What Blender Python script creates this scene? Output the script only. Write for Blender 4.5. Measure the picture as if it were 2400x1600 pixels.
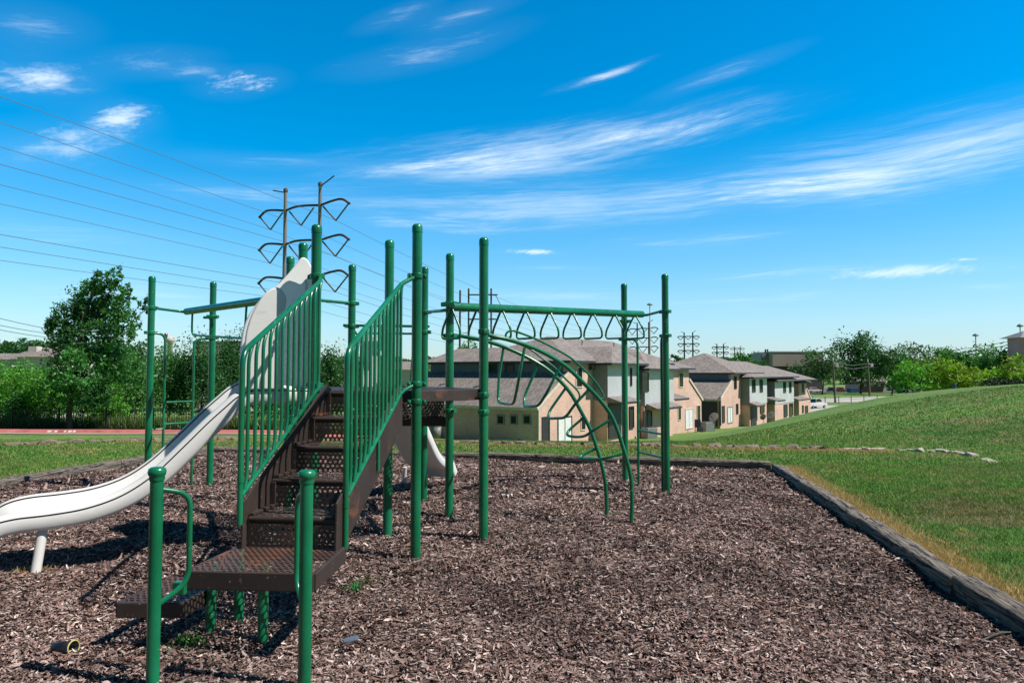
import bpy, math, random
import numpy as np
from mathutils import Vector, Matrix

for o in list(bpy.data.objects):
    bpy.data.objects.remove(o)
scene = bpy.context.scene
COL = scene.collection
random.seed(7)
RNG = np.random.default_rng(11)

# ---------------------------------------------------------------- camera
EYE = 1.55
FPX = 1650.0                      # focal length in photo pixels (photo 2400 x 1600)
PITCH = math.atan(72.0 / FPX)
cd = bpy.data.cameras.new('camera')
cd.sensor_width = 36.0
cd.lens = FPX / 2400 * 36.0
cd.clip_start = 0.05
cd.clip_end = 6000
cam = bpy.data.objects.new('camera', cd)
cam.location = (0, 0, EYE)
cam.rotation_euler = (math.pi / 2 + PITCH, 0, 0)
COL.objects.link(cam)
scene.camera = cam

def ray(u, v):
    x = (u - 1200) / FPX
    y = (800 - v) / FPX
    dy = math.cos(PITCH) - math.sin(PITCH) * y
    dz = math.sin(PITCH) + math.cos(PITCH) * y
    return Vector((x / dy, 1.0, dz / dy))

def at(u, v, Y):
    return Vector((0, 0, EYE)) + ray(u, v) * Y

def gnd(u, v, z=0.0):
    d = ray(u, v)
    return at(u, v, (z - EYE) / d.z)

def zat(v, Y):
    return at(1200, v, Y).z

def xat(u, Y):
    return (u - 1200) / FPX * Y

# ---------------------------------------------------------------- light
SUN_EL = math.radians(53)
SUN_H = Vector((0.96, -0.27)).normalized()
TO_SUN = Vector((SUN_H.x * math.cos(SUN_EL), SUN_H.y * math.cos(SUN_EL), math.sin(SUN_EL)))
sd = bpy.data.lights.new('sun', 'SUN')
sd.energy = 4.9
sd.angle = math.radians(0.5)
sd.color = (1.0, 0.94, 0.855)
sun = bpy.data.objects.new('sun', sd)
sun.rotation_euler = TO_SUN.to_track_quat('Z', 'Y').to_euler()
sun.location = TO_SUN * 60
COL.objects.link(sun)

world = bpy.data.worlds.new('World')
scene.world = world
world.use_nodes = True
wn = world.node_tree.nodes
wl = world.node_tree.links
wn.clear()

def N(nodes, t, **kw):
    n = nodes.new(t)
    for k, v in kw.items():
        setattr(n, k, v)
    return n

w_out = N(wn, 'ShaderNodeOutputWorld')
w_bg = N(wn, 'ShaderNodeBackground')
w_bg.inputs['Strength'].default_value = 0.10
wl.new(w_bg.outputs[0], w_out.inputs[0])
sky = N(wn, 'ShaderNodeTexSky', sky_type='NISHITA')
sky.sun_disc = False
sky.sun_elevation = SUN_EL
sky.sun_rotation = math.atan2(SUN_H.x, SUN_H.y)
sky.air_density = 1.0
sky.dust_density = 0.35
sky.ozone_density = 2.5
hs = N(wn, 'ShaderNodeHueSaturation')
hs.inputs['Saturation'].default_value = 1.58
hs.inputs['Hue'].default_value = 0.492
hs.inputs['Value'].default_value = 1.52
wl.new(sky.outputs[0], hs.inputs['Color'])
tc = N(wn, 'ShaderNodeTexCoord')
sep = N(wn, 'ShaderNodeSeparateXYZ')
wl.new(tc.outputs['Generated'], sep.inputs[0])
az = N(wn, 'ShaderNodeMath', operation='ARCTAN2')
wl.new(sep.outputs['X'], az.inputs[0]); wl.new(sep.outputs['Y'], az.inputs[1])
el = N(wn, 'ShaderNodeMath', operation='ARCSINE')
wl.new(sep.outputs['Z'], el.inputs[0])
ae = N(wn, 'ShaderNodeCombineXYZ')
wl.new(az.outputs[0], ae.inputs[0]); wl.new(el.outputs[0], ae.inputs[1])

def wmath(op, a, b):
    n = N(wn, 'ShaderNodeMath', operation=op)
    for i, x in enumerate((a, b)):
        if isinstance(x, (int, float)):
            n.inputs[i].default_value = x
        else:
            wl.new(x, n.inputs[i])
    return n.outputs[0]

# warped coordinates so cirrus streaks curl a little
warp = N(wn, 'ShaderNodeTexNoise'); warp.inputs['Scale'].default_value = 4.0; warp.inputs['Detail'].default_value = 1.5
wl.new(ae.outputs[0], warp.inputs['Vector'])
wsub = N(wn, 'ShaderNodeVectorMath', operation='SUBTRACT'); wsub.inputs[1].default_value = (.5, .5, .5)
wl.new(warp.outputs['Color'], wsub.inputs[0])
wsc = N(wn, 'ShaderNodeVectorMath', operation='SCALE'); wsc.inputs['Scale'].default_value = 0.026
wl.new(wsub.outputs[0], wsc.inputs[0])
wadd = N(wn, 'ShaderNodeVectorMath', operation='ADD')
wl.new(ae.outputs[0], wadd.inputs[0]); wl.new(wsc.outputs[0], wadd.inputs[1])

def streak(tilt, sx, sy, detail=9.0, rough=0.62, dist=0.6):
    m = N(wn, 'ShaderNodeMapping', vector_type='POINT')
    m.inputs['Rotation'].default_value = (0, 0, -tilt)
    m2 = N(wn, 'ShaderNodeMapping', vector_type='POINT')
    m2.inputs['Scale'].default_value = (sx, sy, 1)
    wl.new(wadd.outputs[0], m.inputs[0]); wl.new(m.outputs[0], m2.inputs[0])
    n = N(wn, 'ShaderNodeTexNoise')
    n.inputs['Scale'].default_value = 1.0; n.inputs['Detail'].default_value = detail
    n.inputs['Roughness'].default_value = rough; n.inputs['Distortion'].default_value = dist
    wl.new(m2.outputs[0], n.inputs['Vector'])
    # finer fibres laid over the broad streaks
    m3 = N(wn, 'ShaderNodeMapping', vector_type='POINT')
    m3.inputs['Scale'].default_value = (sx * 3.1, sy * 3.4, 1)
    wl.new(m.outputs[0], m3.inputs[0])
    n2 = N(wn, 'ShaderNodeTexNoise')
    n2.inputs['Scale'].default_value = 1.0; n2.inputs['Detail'].default_value = 8.0
    n2.inputs['Roughness'].default_value = .72; n2.inputs['Distortion'].default_value = dist * 1.4
    wl.new(m3.outputs[0], n2.inputs['Vector'])
    return wmath('ADD', wmath('MULTIPLY', n.outputs['Fac'], .62), wmath('MULTIPLY', n2.outputs['Fac'], .38))

ST_A = streak(math.radians(9), 6, 62, 11, .66, .25)
ST_B = streak(math.radians(2), 5, 78, 11, .66, .25)
ST_C = streak(math.radians(16), 12, 40, 12.0, 0.7, 0.3)

ST_D = streak(math.radians(12), 9, 26, 13, .72, .35)

def cloud(u, v, hl, hw, tilt, amt, st, lo=0.36, hi=0.75):
    """wisp centred on a sky direction: half length / half width in photo pixels"""
    a = math.atan((u - 1200) / FPX)
    e = math.atan((872 - v) / FPX * math.cos(a))
    k = math.cos(a) ** 2 / FPX
    m = N(wn, 'ShaderNodeMapping', vector_type='TEXTURE')
    m.inputs['Location'].default_value = (a, e, 0)
    m.inputs['Rotation'].default_value = (0, 0, math.radians(tilt))
    m.inputs['Scale'].default_value = (hl * k, hw / FPX, 1)
    wl.new(wadd.outputs[0], m.inputs[0])
    ln = N(wn, 'ShaderNodeVectorMath', operation='LENGTH')
    wl.new(m.outputs[0], ln.inputs[0])
    r = N(wn, 'ShaderNodeMapRange', interpolation_type='SMOOTHSTEP')
    r.inputs['From Min'].default_value = 1.0; r.inputs['From Max'].default_value = 0.0
    r.inputs['To Min'].default_value = 0.0; r.inputs['To Max'].default_value = 1.0
    wl.new(ln.outputs['Value'], r.inputs['Value'])
    s = N(wn, 'ShaderNodeMapRange', interpolation_type='SMOOTHSTEP')
    s.inputs['From Min'].default_value = lo + .10; s.inputs['From Max'].default_value = hi + .01
    s.inputs['To Min'].default_value = .03; s.inputs['To Max'].default_value = amt * .82
    edge = wmath('MULTIPLY', wmath('SUBTRACT', 1.0, r.outputs[0]), .22)
    wl.new(wmath('SUBTRACT', wmath('ADD', st, .07), edge), s.inputs['Value'])
    return wmath('MULTIPLY', s.outputs[0], wmath('POWER', r.outputs[0], .7))

clouds = [
    cloud(1300, 345, 700, 80, 6, .66, ST_A, .24, .66), cloud(1150, 400, 480, 45, 2, .4, ST_B, .25, .66), cloud(1050, 385, 420, 55, 5, .6, ST_A), cloud(1480, 310, 320, 36, 10, .5, ST_D, .34, .66),
    cloud(1660, 285, 220, 22, 15, .75, ST_A), cloud(2150, 365, 850, 115, 3, .44, ST_B, .24, .68), cloud(2000, 420, 600, 60, 1, .4, ST_B, .25, .68), cloud(2300, 335, 460, 75, 6, .4, ST_A, .34, .7),
    cloud(1350, 480, 950, 75, 1, .5, ST_B, .24, .68), cloud(1050, 520, 560, 50, 1, .45, ST_B), cloud(1850, 440, 520, 45, 4, .55, ST_B),
    cloud(150, 330, 300, 80, 18, .75, ST_D, .34, .68), cloud(270, 275, 130, 48, 16, .95, ST_C, .33, .62), cloud(100, 350, 240, 40, 16, .5, ST_A),
    cloud(60, 180, 260, 60, 5, .65, ST_D, .35, .66), cloud(100, 185, 160, 32, 5, .55, ST_C, .36, .64), cloud(550, 190, 150, 42, 12, .85, ST_C, .36, .64),
    cloud(1000, 110, 320, 45, 14, .42, ST_A), cloud(930, 20, 150, 28, 18, .45, ST_A), cloud(1080, 20, 200, 30, 14, .35, ST_A),
    cloud(1410, 165, 160, 14, 14, .75, ST_A, .3, .6), cloud(340, 140, 220, 40, 14, .5, ST_D), cloud(440, 160, 120, 22, 12, .5, ST_C),
    cloud(1250, 588, 130, 13, -3, .95, ST_C, .35, .6), cloud(1300, 625, 190, 10, 0, .6, ST_B),
    cloud(2130, 636, 380, 24, 2, .85, ST_C, .34, .62), cloud(1650, 560, 380, 35, 0, .5, ST_B), cloud(1850, 640, 420, 18, 1, .5, ST_B),
    cloud(2330, 662, 200, 12, 2, .65, ST_B), cloud(1750, 700, 560, 45, 1, .4, ST_B),
    cloud(150, 545, 420, 34, 0, .5, ST_B), cloud(600, 450, 520, 40, 3, .38, ST_B), cloud(620, 375, 300, 24, 2, .3, ST_B),
    cloud(1700, 160, 260, 26, 12, .35, ST_A), cloud(300, 690, 560, 70, 0, .4, ST_B),
    cloud(2270, 602, 70, 8, 0, .8, ST_C, .35, .6), cloud(60, 60, 220, 60, 10, .4, ST_A), cloud(1250, 690, 520, 28, 0, .4, ST_B),
]
tot = clouds[0]
for c_ in clouds[1:]:
    tot = wmath('ADD', tot, c_)
clampn = N(wn, 'ShaderNodeClamp'); clampn.inputs['Max'].default_value = 0.82
wl.new(tot, clampn.inputs[0])
# pale blue brightening of the air just over the horizon
hz = N(wn, 'ShaderNodeMapRange', interpolation_type='SMOOTHSTEP')
hz.inputs['From Min'].default_value = 0.30; hz.inputs['From Max'].default_value = -0.02
hz.inputs['To Max'].default_value = 0.55
wl.new(el.outputs[0], hz.inputs['Value'])
mixh = N(wn, 'ShaderNodeMix', data_type='RGBA')
wl.new(hz.outputs[0], mixh.inputs['Factor']); wl.new(hs.outputs[0], mixh.inputs['A'])
mixh.inputs['B'].default_value = (1.75, 4.2, 6.7, 1)
mixc = N(wn, 'ShaderNodeMix', data_type='RGBA')
wl.new(clampn.outputs[0], mixc.inputs['Factor']); wl.new(mixh.outputs['Result'], mixc.inputs['A'])
mixc.inputs['B'].default_value = (7.6, 8.9, 9.9, 1)
# the sky is dimmed towards the zenith to cut fill light
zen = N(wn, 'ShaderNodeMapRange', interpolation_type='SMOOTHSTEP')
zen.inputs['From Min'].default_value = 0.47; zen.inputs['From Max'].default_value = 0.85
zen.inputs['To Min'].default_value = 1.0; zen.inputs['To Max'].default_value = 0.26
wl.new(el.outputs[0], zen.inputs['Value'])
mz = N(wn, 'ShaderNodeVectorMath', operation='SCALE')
# and dimmed again behind the camera, added only to darken shaded faces
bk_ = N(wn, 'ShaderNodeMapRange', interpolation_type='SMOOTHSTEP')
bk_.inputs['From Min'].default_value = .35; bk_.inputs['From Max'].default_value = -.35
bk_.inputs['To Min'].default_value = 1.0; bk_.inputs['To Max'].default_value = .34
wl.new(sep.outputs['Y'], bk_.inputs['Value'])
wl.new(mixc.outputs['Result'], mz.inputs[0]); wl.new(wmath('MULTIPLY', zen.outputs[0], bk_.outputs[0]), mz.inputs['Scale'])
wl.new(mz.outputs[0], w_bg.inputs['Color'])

vs = scene.view_settings
vs.view_transform = 'Standard'
vs.look = 'None'
vs.exposure = 0.30
vs.gamma = 1.0
scene.cycles.transparent_max_bounces = 24
scene.cycles.max_bounces = 6

# ---------------------------------------------------------------- materials
MATS = {}

def new_mat(name):
    m = bpy.data.materials.new(name)
    m.use_nodes = True
    nt = m.node_tree
    nt.nodes.clear()
    out = N(nt.nodes, 'ShaderNodeOutputMaterial')
    p = N(nt.nodes, 'ShaderNodeBsdfPrincipled')
    nt.links.new(p.outputs[0], out.inputs[0])
    MATS[name] = m
    return m, nt, p, out

def noise(nt, scale, detail=4, rough=.55, coord='Object', stretch=None, dist=0.0):
    t = N(nt.nodes, 'ShaderNodeTexCoord')
    src = t.outputs[coord]
    if stretch:
        mp = N(nt.nodes, 'ShaderNodeMapping')
        mp.inputs['Scale'].default_value = stretch
        nt.links.new(src, mp.inputs[0]); src = mp.outputs[0]
    n = N(nt.nodes, 'ShaderNodeTexNoise')
    n.inputs['Scale'].default_value = scale; n.inputs['Detail'].default_value = detail
    n.inputs['Roughness'].default_value = rough; n.inputs['Distortion'].default_value = dist
    nt.links.new(src, n.inputs['Vector'])
    return n.outputs['Fac']

def ramp(nt, fac, stops):
    r = N(nt.nodes, 'ShaderNodeValToRGB')
    e = r.color_ramp.elements
    e[0].position, e[0].color = stops[0][0], (*stops[0][1], 1)
    e[1].position, e[1].color = stops[-1][0], (*stops[-1][1], 1)
    for p_, c in stops[1:-1]:
        x = e.new(p_); x.color = (*c, 1)
    nt.links.new(fac, r.inputs[0])
    return r.outputs[0]

def mixrgb(nt, fac, a, b, mode='MIX'):
    m = N(nt.nodes, 'ShaderNodeMix', data_type='RGBA', blend_type=mode)
    for key, x in (('Factor', fac), ('A', a), ('B', b)):
        if hasattr(x, 'links'):
            nt.links.new(x, m.inputs[key])
        elif isinstance(x, (int, float)):
            m.inputs[key].default_value = x
        else:
            m.inputs[key].default_value = (*x, 1)
    return m.outputs['Result']

def bump(nt, p, h, strength, dist=.02):
    b = N(nt.nodes, 'ShaderNodeBump')
    b.inputs['Strength'].default_value = strength; b.inputs['Distance'].default_value = dist
    nt.links.new(h, b.inputs['Height']); nt.links.new(b.outputs[0], p.inputs['Normal'])

def rng(nt, v, a, b, c=0.0, d=1.0):
    r = N(nt.nodes, 'ShaderNodeMapRange', interpolation_type='SMOOTHSTEP')
    for k, x in (('From Min', a), ('From Max', b), ('To Min', c), ('To Max', d)):
        r.inputs[k].default_value = x
    nt.links.new(v, r.inputs['Value'])
    return r.outputs[0]

def simple(name, col, rough=.6, metal=0.0, var=.15, scale=3.0, bmp=0.0, bscale=40.0, bdist=.01, coat=0.0, spec=.5, stretch=None):
    m, nt, p, out = new_mat(name)
    lo = tuple(c * (1 - var) for c in col); hi = tuple(min(1, c * (1 + var)) for c in col)
    f = noise(nt, scale, 5, .6, stretch=stretch)
    nt.links.new(ramp(nt, f, [(.3, lo), (.7, hi)]), p.inputs['Base Color'])
    nt.links.new(rng(nt, noise(nt, scale * 3), .3, .7, rough * .85, min(1, rough * 1.15)), p.inputs['Roughness'])
    p.inputs['Metallic'].default_value = metal
    p.inputs['Coat Weight'].default_value = coat
    p.inputs['Coat Roughness'].default_value = .15
    p.inputs['Specular IOR Level'].default_value = spec
    if bmp:
        bump(nt, p, noise(nt, bscale, 5, stretch=stretch), bmp, bdist)
    return m

# gloss green playground paint with chips and sun fading
m, nt, p, out = new_mat('green_paint')
f = noise(nt, 1.7, 5, .6)
base = ramp(nt, f, [(.28, (.002, .098, .042)), (.5, (.004, .16, .066)), (.74, (.013, .225, .105))])
chip = rng(nt, noise(nt, 16, 5, .75), .675, .69)
base = mixrgb(nt, chip, base, (.33, .36, .30))
dirt = rng(nt, noise(nt, 7, 6, .7, stretch=(1, 1, .25)), .58, .8, 0, .45)
base = mixrgb(nt, dirt, base, (.02, .07, .04))
nt.links.new(base, p.inputs['Base Color'])
nt.links.new(rng(nt, noise(nt, 9, 5), .3, .75, .2, .42), p.inputs['Roughness'])
p.inputs['Coat Weight'].default_value = .25; p.inputs['Coat Roughness'].default_value = .2
bump(nt, p, noise(nt, 60, 3), .08, .004)

# brown vinyl coated steel, worn to rust
m, nt, p, out = new_mat('brown_steel')
f = noise(nt, 2.2, 5, .6)
base = ramp(nt, f, [(.3, (.026, .017, .014)), (.7, (.056, .038, .032))])
rust = rng(nt, noise(nt, 3.1, 6, .65, dist=.6), .56, .70)
base = mixrgb(nt, rust, base, (.155, .062, .032))
wear = rng(nt, noise(nt, 34, 4, .7), .66, .70)
base = mixrgb(nt, wear, base, (.30, .26, .23))
nt.links.new(base, p.inputs['Base Color'])
p.inputs['Roughness'].default_value = .55
bump(nt, p, noise(nt, 90, 3), .15, .004)

# the same coating punched with a hex grid of round holes
def perforated(name, pitch, rad, cols, slot=1.0):
    m, nt, p, out = new_mat(name)
    f = noise(nt, 2.6, 6, .65, dist=.5)
    base = ramp(nt, f, [(.3, cols[0]), (.52, cols[1]), (.72, cols[2])])
    wear = rng(nt, noise(nt, 30, 4, .7), .62, .70)
    base = mixrgb(nt, wear, base, (.24, .20, .18))
    nt.links.new(base, p.inputs['Base Color'])
    p.inputs['Roughness'].default_value = .5
    uv = N(nt.nodes, 'ShaderNodeTexCoord').outputs['UV']
    px, py = pitch, pitch * math.sqrt(3)
    ds = []
    for ox, oy in ((0, 0), (.5, .5)):
        mp = N(nt.nodes, 'ShaderNodeMapping')
        mp.inputs['Scale'].default_value = (1 / px, 1 / py, 1)
        mp.inputs['Location'].default_value = (ox, oy, 0)
        nt.links.new(uv, mp.inputs[0])
        fr = N(nt.nodes, 'ShaderNodeVectorMath', operation='FRACTION')
        nt.links.new(mp.outputs[0], fr.inputs[0])
        sb = N(nt.nodes, 'ShaderNodeVectorMath', operation='SUBTRACT')
        sb.inputs[1].default_value = (.5, .5, 0)
        nt.links.new(fr.outputs[0], sb.inputs[0])
        ml = N(nt.nodes, 'ShaderNodeVectorMath', operation='MULTIPLY')
        ml.inputs[1].default_value = (px / slot, py, 0)
        nt.links.new(sb.outputs[0], ml.inputs[0])
        ln = N(nt.nodes, 'ShaderNodeVectorMath', operation='LENGTH')
        nt.links.new(ml.outputs[0], ln.inputs[0])
        ds.append(ln.outputs['Value'])
    mn = N(nt.nodes, 'ShaderNodeMath', operation='MINIMUM')
    nt.links.new(ds[0], mn.inputs[0]); nt.links.new(ds[1], mn.inputs[1])
    lt = N(nt.nodes, 'ShaderNodeMath', operation='LESS_THAN')
    lt.inputs[1].default_value = rad
    nt.links.new(mn.outputs[0], lt.inputs[0])
    tr = N(nt.nodes, 'ShaderNodeBsdfTransparent')
    mx = N(nt.nodes, 'ShaderNodeMixShader')
    nt.links.new(lt.outputs[0], mx.inputs[0]); nt.links.new(p.outputs[0], mx.inputs[1]); nt.links.new(tr.outputs[0], mx.inputs[2])
    nt.links.new(mx.outputs[0], out.inputs[0])
    return m

perforated('perforated_steel', .036, .0105, [(.028, .018, .015), (.056, .038, .032), (.11, .055, .036)])
perforated('slotted_tread', .05, .012, [(.034, .024, .020), (.072, .054, .048), (.15, .115, .10)], 1.7)
perforated('worn_platform', .036, .0115, [(.06, .035, .027), (.105, .066, .055), (.24, .085, .04)], 1.2)

m, nt, p, out = new_mat('slide_plastic')
f = noise(nt, 1.2, 5, .6)
base = ramp(nt, f, [(.3, (.76, .755, .735)), (.7, (.85, .845, .83))])
sc = rng(nt, noise(nt, 4, 8, .78, stretch=(1, 1, 3)), .54, .76, 0, .42)
base = mixrgb(nt, sc, base, (.42, .38, .33))
nt.links.new(base, p.inputs['Base Color'])
p.inputs['Roughness'].default_value = .38
simple('slide_seam_and_shade', (.012, .012, .014), .8)  # mould lines, and the painted shade of the bumper's inner crease
simple('leg_white', (.60, .59, .57), .45, var=.1)

simple('black_plastic', (.012, .014, .02), .35, var=.3, scale=9)
simple('yellow_rim', (.55, .50, .16), .5)
simple('timber', (.16, .145, .13), .9, var=.55, scale=5, bmp=.9, bscale=16, bdist=.02, stretch=(1, 14, 14))
m, nt, p, out = new_mat('weathered_timber')
f = noise(nt, 3, 8, .7, coord='UV', stretch=(1.1, 16, 1), dist=.4)
base = ramp(nt, f, [(.33, (.028, .024, .02)), (.45, (.165, .14, .115)), (.68, (.35, .31, .26))])
ck = noise(nt, 2.2, 5, .6, coord='UV', stretch=(.55, 9, 1), dist=.3)
ckm = N(nt.nodes, 'ShaderNodeMath', operation='SUBTRACT'); nt.links.new(ck, ckm.inputs[0]); ckm.inputs[1].default_value = .5
cka = N(nt.nodes, 'ShaderNodeMath', operation='ABSOLUTE'); nt.links.new(ckm.outputs[0], cka.inputs[0])
base = mixrgb(nt, rng(nt, cka.outputs[0], .012, .028), (.012, .010, .009), base)
nt.links.new(base, p.inputs['Base Color'])
p.inputs['Roughness'].default_value = .92
bump(nt, p, f, 1.0, .03)

m, nt, p, out = new_mat('bark_mulch')
f = noise(nt, 26, 8, .75)
base = ramp(nt, f, [(.32, (.012, .008, .007)), (.5, (.055, .034, .028)), (.68, (.17, .115, .095))])
nt.links.new(base, p.inputs['Base Color'])
p.inputs['Roughness'].default_value = .95
bump(nt, p, noise(nt, 42, 6, .7), 1.0, .04)

def tint_mat(name, rough=.85, translucent=0.0, scale=None, spec=.3):
    """colour comes from a per vertex 'tint' of the individual chips, blades or leaves"""
    m, nt, p, out = new_mat(name)
    a = N(nt.nodes, 'ShaderNodeAttribute', attribute_name='tint')
    col = a.outputs['Color']
    if scale:
        f = noise(nt, scale, 3)
        col = mixrgb(nt, 1.0, col, ramp(nt, f, [(.3, (.7, .7, .7)), (.7, (1.25, 1.25, 1.25))]), 'MULTIPLY')
    nt.links.new(col, p.inputs['Base Color'])
    p.inputs['Roughness'].default_value = rough
    p.inputs['Specular IOR Level'].default_value = spec
    if translucent:
        t = N(nt.nodes, 'ShaderNodeBsdfTranslucent')
        nt.links.new(mixrgb(nt, 1.0, col, (1.3, 1.5, .6), 'MULTIPLY'), t.inputs['Color'])
        mx = N(nt.nodes, 'ShaderNodeMixShader'); mx.inputs[0].default_value = translucent
        nt.links.new(p.outputs[0], mx.inputs[1]); nt.links.new(t.outputs[0], mx.inputs[2])
        nt.links.new(mx.outputs[0], out.inputs[0])
    return m

tint_mat('wood_chip', .85, scale=60)
tint_mat('leaf', .5, .34, spec=.4)

def lawn_color(nt):
    big = noise(nt, .22, 4, .55)
    mid = noise(nt, 1.7, 7, .72, dist=.5, stretch=(.55, 1.2, 1))
    fine = noise(nt, 9, 6, .75)
    g = ramp(nt, big, [(.32, (.086, .215, .042)), (.7, (.14, .30, .058))])
    dry = rng(nt, mid, .46, .64, 0, .9)
    g = mixrgb(nt, dry, g, (.27, .275, .115))
    br = rng(nt, noise(nt, .42, 7, .72, dist=.6, stretch=(.6, 1, 1)), .52, .68, 0, .7)
    g = mixrgb(nt, br, g, (.245, .215, .115))
    return mixrgb(nt, 1.0, g, ramp(nt, fine, [(.3, (.55, .6, .5)), (.7, (1.35, 1.3, 1.3))]), 'MULTIPLY')

m, nt, p, out = new_mat('lawn')
nt.links.new(lawn_color(nt), p.inputs['Base Color'])
p.inputs['Roughness'].default_value = .9
p.inputs['Specular IOR Level'].default_value = .2
bump(nt, p, noise(nt, 7, 8, .8), .8, .12)
m, nt, p, out = new_mat('grass_blade')
a = N(nt.nodes, 'ShaderNodeAttribute', attribute_name='tint')
col = mixrgb(nt, 1.0, lawn_color(nt), a.outputs['Color'], 'MULTIPLY')
nt.links.new(col, p.inputs['Base Color'])
p.inputs['Roughness'].default_value = .6
p.inputs['Specular IOR Level'].default_value = .3
t = N(nt.nodes, 'ShaderNodeBsdfTranslucent')
nt.links.new(col, t.inputs['Color'])
mx = N(nt.nodes, 'ShaderNodeMixShader'); mx.inputs[0].default_value = .3
nt.links.new(p.outputs[0], mx.inputs[1]); nt.links.new(t.outputs[0], mx.inputs[2])
nt.links.new(mx.outputs[0], out.inputs[0])
tint_mat('dry_blade', .8, .2)

simple('limestone', (.22, .175, .135), .92, var=.4, scale=7, bmp=.7, bscale=14, bdist=.04)
simple('pale_limestone', (.46, .41, .36), .92, var=.25, scale=7, bmp=.7, bscale=14, bdist=.03)
simple('concrete', (.42, .40, .37), .9, var=.15, scale=.6, bmp=.2, bscale=20)
simple('asphalt', (.10, .10, .10), .9, var=.2, scale=.8, bmp=.3, bscale=30)
simple('kerb_red', (.44, .125, .115), .75, var=.3, scale=1.4)
simple('white_marking', (.66, .55, .52), .8, var=.15, scale=4)
simple('bark', (.055, .038, .03), .95, var=.4, scale=6, bmp=.8, bscale=12, bdist=.03, stretch=(1, 1, .25))
simple('fence_black', (.012, .014, .013), .5, var=.2)
simple('galvanised', (.24, .235, .23), .5, metal=.3, var=.2, scale=.4, stretch=(1, 1, .1))
simple('weathered_steel', (.07, .045, .035), .7, var=.3, scale=.7)
simple('cable', (.13, .13, .14), .6)
simple('drive_tan', (.34, .29, .22), .9, var=.15, scale=.6)
simple('wood_pole', (.13, .105, .08), .9, var=.3, scale=2, stretch=(1, 1, .15))
simple('dark_trim', (.03, .035, .045), .6, var=.2)
simple('cream_trim', (.62, .56, .46), .7, var=.12)
simple('siding_light', (.62, .68, .74), .7, var=.07, scale=.6)
simple('siding_blue', (.16, .20, .26), .7, var=.1, scale=.6)
simple('door_white', (.70, .72, .72), .55, var=.1)
simple('door_and_shade_dark', (.028, .030, .034), .5, var=.2)
simple('dish_grey', (.50, .50, .49), .5, var=.1)
simple('chair_navy', (.012, .02, .06), .5)
simple('unit_grey', (.22, .23, .23), .6, metal=.2, var=.2)
simple('taupe_wall', (.34, .285, .25), .85, var=.08, scale=.15)
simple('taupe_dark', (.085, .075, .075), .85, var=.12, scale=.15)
simple('stucco_pale', (.56, .52, .47), .85, var=.08, scale=.3)
simple('pink_wall', (.50, .30, .28), .85, var=.1, scale=.3)
simple('green_wall', (.05, .32, .06), .8, var=.12)
simple('dumpster_blue', (.012, .095, .19), .6, var=.25, scale=1.5)
simple('dark_slat', (.022, .015, .014), .8, var=.3)
simple('car_white', (.66, .66, .66), .25, coat=.6, var=.05)
simple('car_dark', (.02, .022, .028), .25, coat=.6, var=.1)
simple('car_silver', (.34, .35, .37), .3, metal=.5, coat=.5, var=.06)
simple('car_red', (.22, .02, .02), .3, coat=.5, var=.1)
simple('rubber', (.015, .015, .015), .8)
simple('litter_white', (.58, .58, .54), .6)
simple('litter_grey', (.10, .13, .18), .4)

m, nt, p, out = new_mat('glass_dark')
p.inputs['Base Color'].default_value = (.012, .016, .022, 1)
p.inputs['Roughness'].default_value = .08
p.inputs['Specular IOR Level'].default_value = .6

m, nt, p, out = new_mat('tan_brick')
uvn = N(nt.nodes, 'ShaderNodeTexCoord')
bk = N(nt.nodes, 'ShaderNodeTexBrick')
bk.inputs['Scale'].default_value = 1.0
bk.inputs['Brick Width'].default_value = .24; bk.inputs['Row Height'].default_value = .085
bk.inputs['Mortar Size'].default_value = .008
bk.inputs['Color1'].default_value = (.70, .44, .36, 1)
bk.inputs['Color2'].default_value = (.58, .36, .295, 1)
bk.inputs['Mortar'].default_value = (.58, .50, .45, 1)
nt.links.new(uvn.outputs['UV'], bk.inputs['Vector'])
st = ramp(nt, noise(nt, .5, 6, .7), [(.3, (.78, .76, .74)), (.7, (1.15, 1.12, 1.1))])
nt.links.new(mixrgb(nt, 1.0, bk.outputs['Color'], st, 'MULTIPLY'), p.inputs['Base Color'])
p.inputs['Roughness'].default_value = .9

m, nt, p, out = new_mat('shingles')
uvn = N(nt.nodes, 'ShaderNodeTexCoord')
bk = N(nt.nodes, 'ShaderNodeTexBrick')
bk.inputs['Scale'].default_value = 1.0
bk.inputs['Brick Width'].default_value = .34; bk.inputs['Row Height'].default_value = .15
bk.inputs['Mortar Size'].default_value = .012; bk.inputs['Bias'].default_value = 0.0
bk.inputs['Color1'].default_value = (.30, .27, .255, 1)
bk.inputs['Color2'].default_value = (.19, .168, .16, 1)
bk.inputs['Mortar'].default_value = (.09, .075, .068, 1)
nt.links.new(uvn.outputs['UV'], bk.inputs['Vector'])
st = ramp(nt, noise(nt, .9, 6, .7), [(.3, (.8, .8, .8)), (.7, (1.2, 1.18, 1.16))])
nt.links.new(mixrgb(nt, 1.0, bk.outputs['Color'], st, 'MULTIPLY'), p.inputs['Base Color'])
p.inputs['Roughness'].default_value = .95

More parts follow.
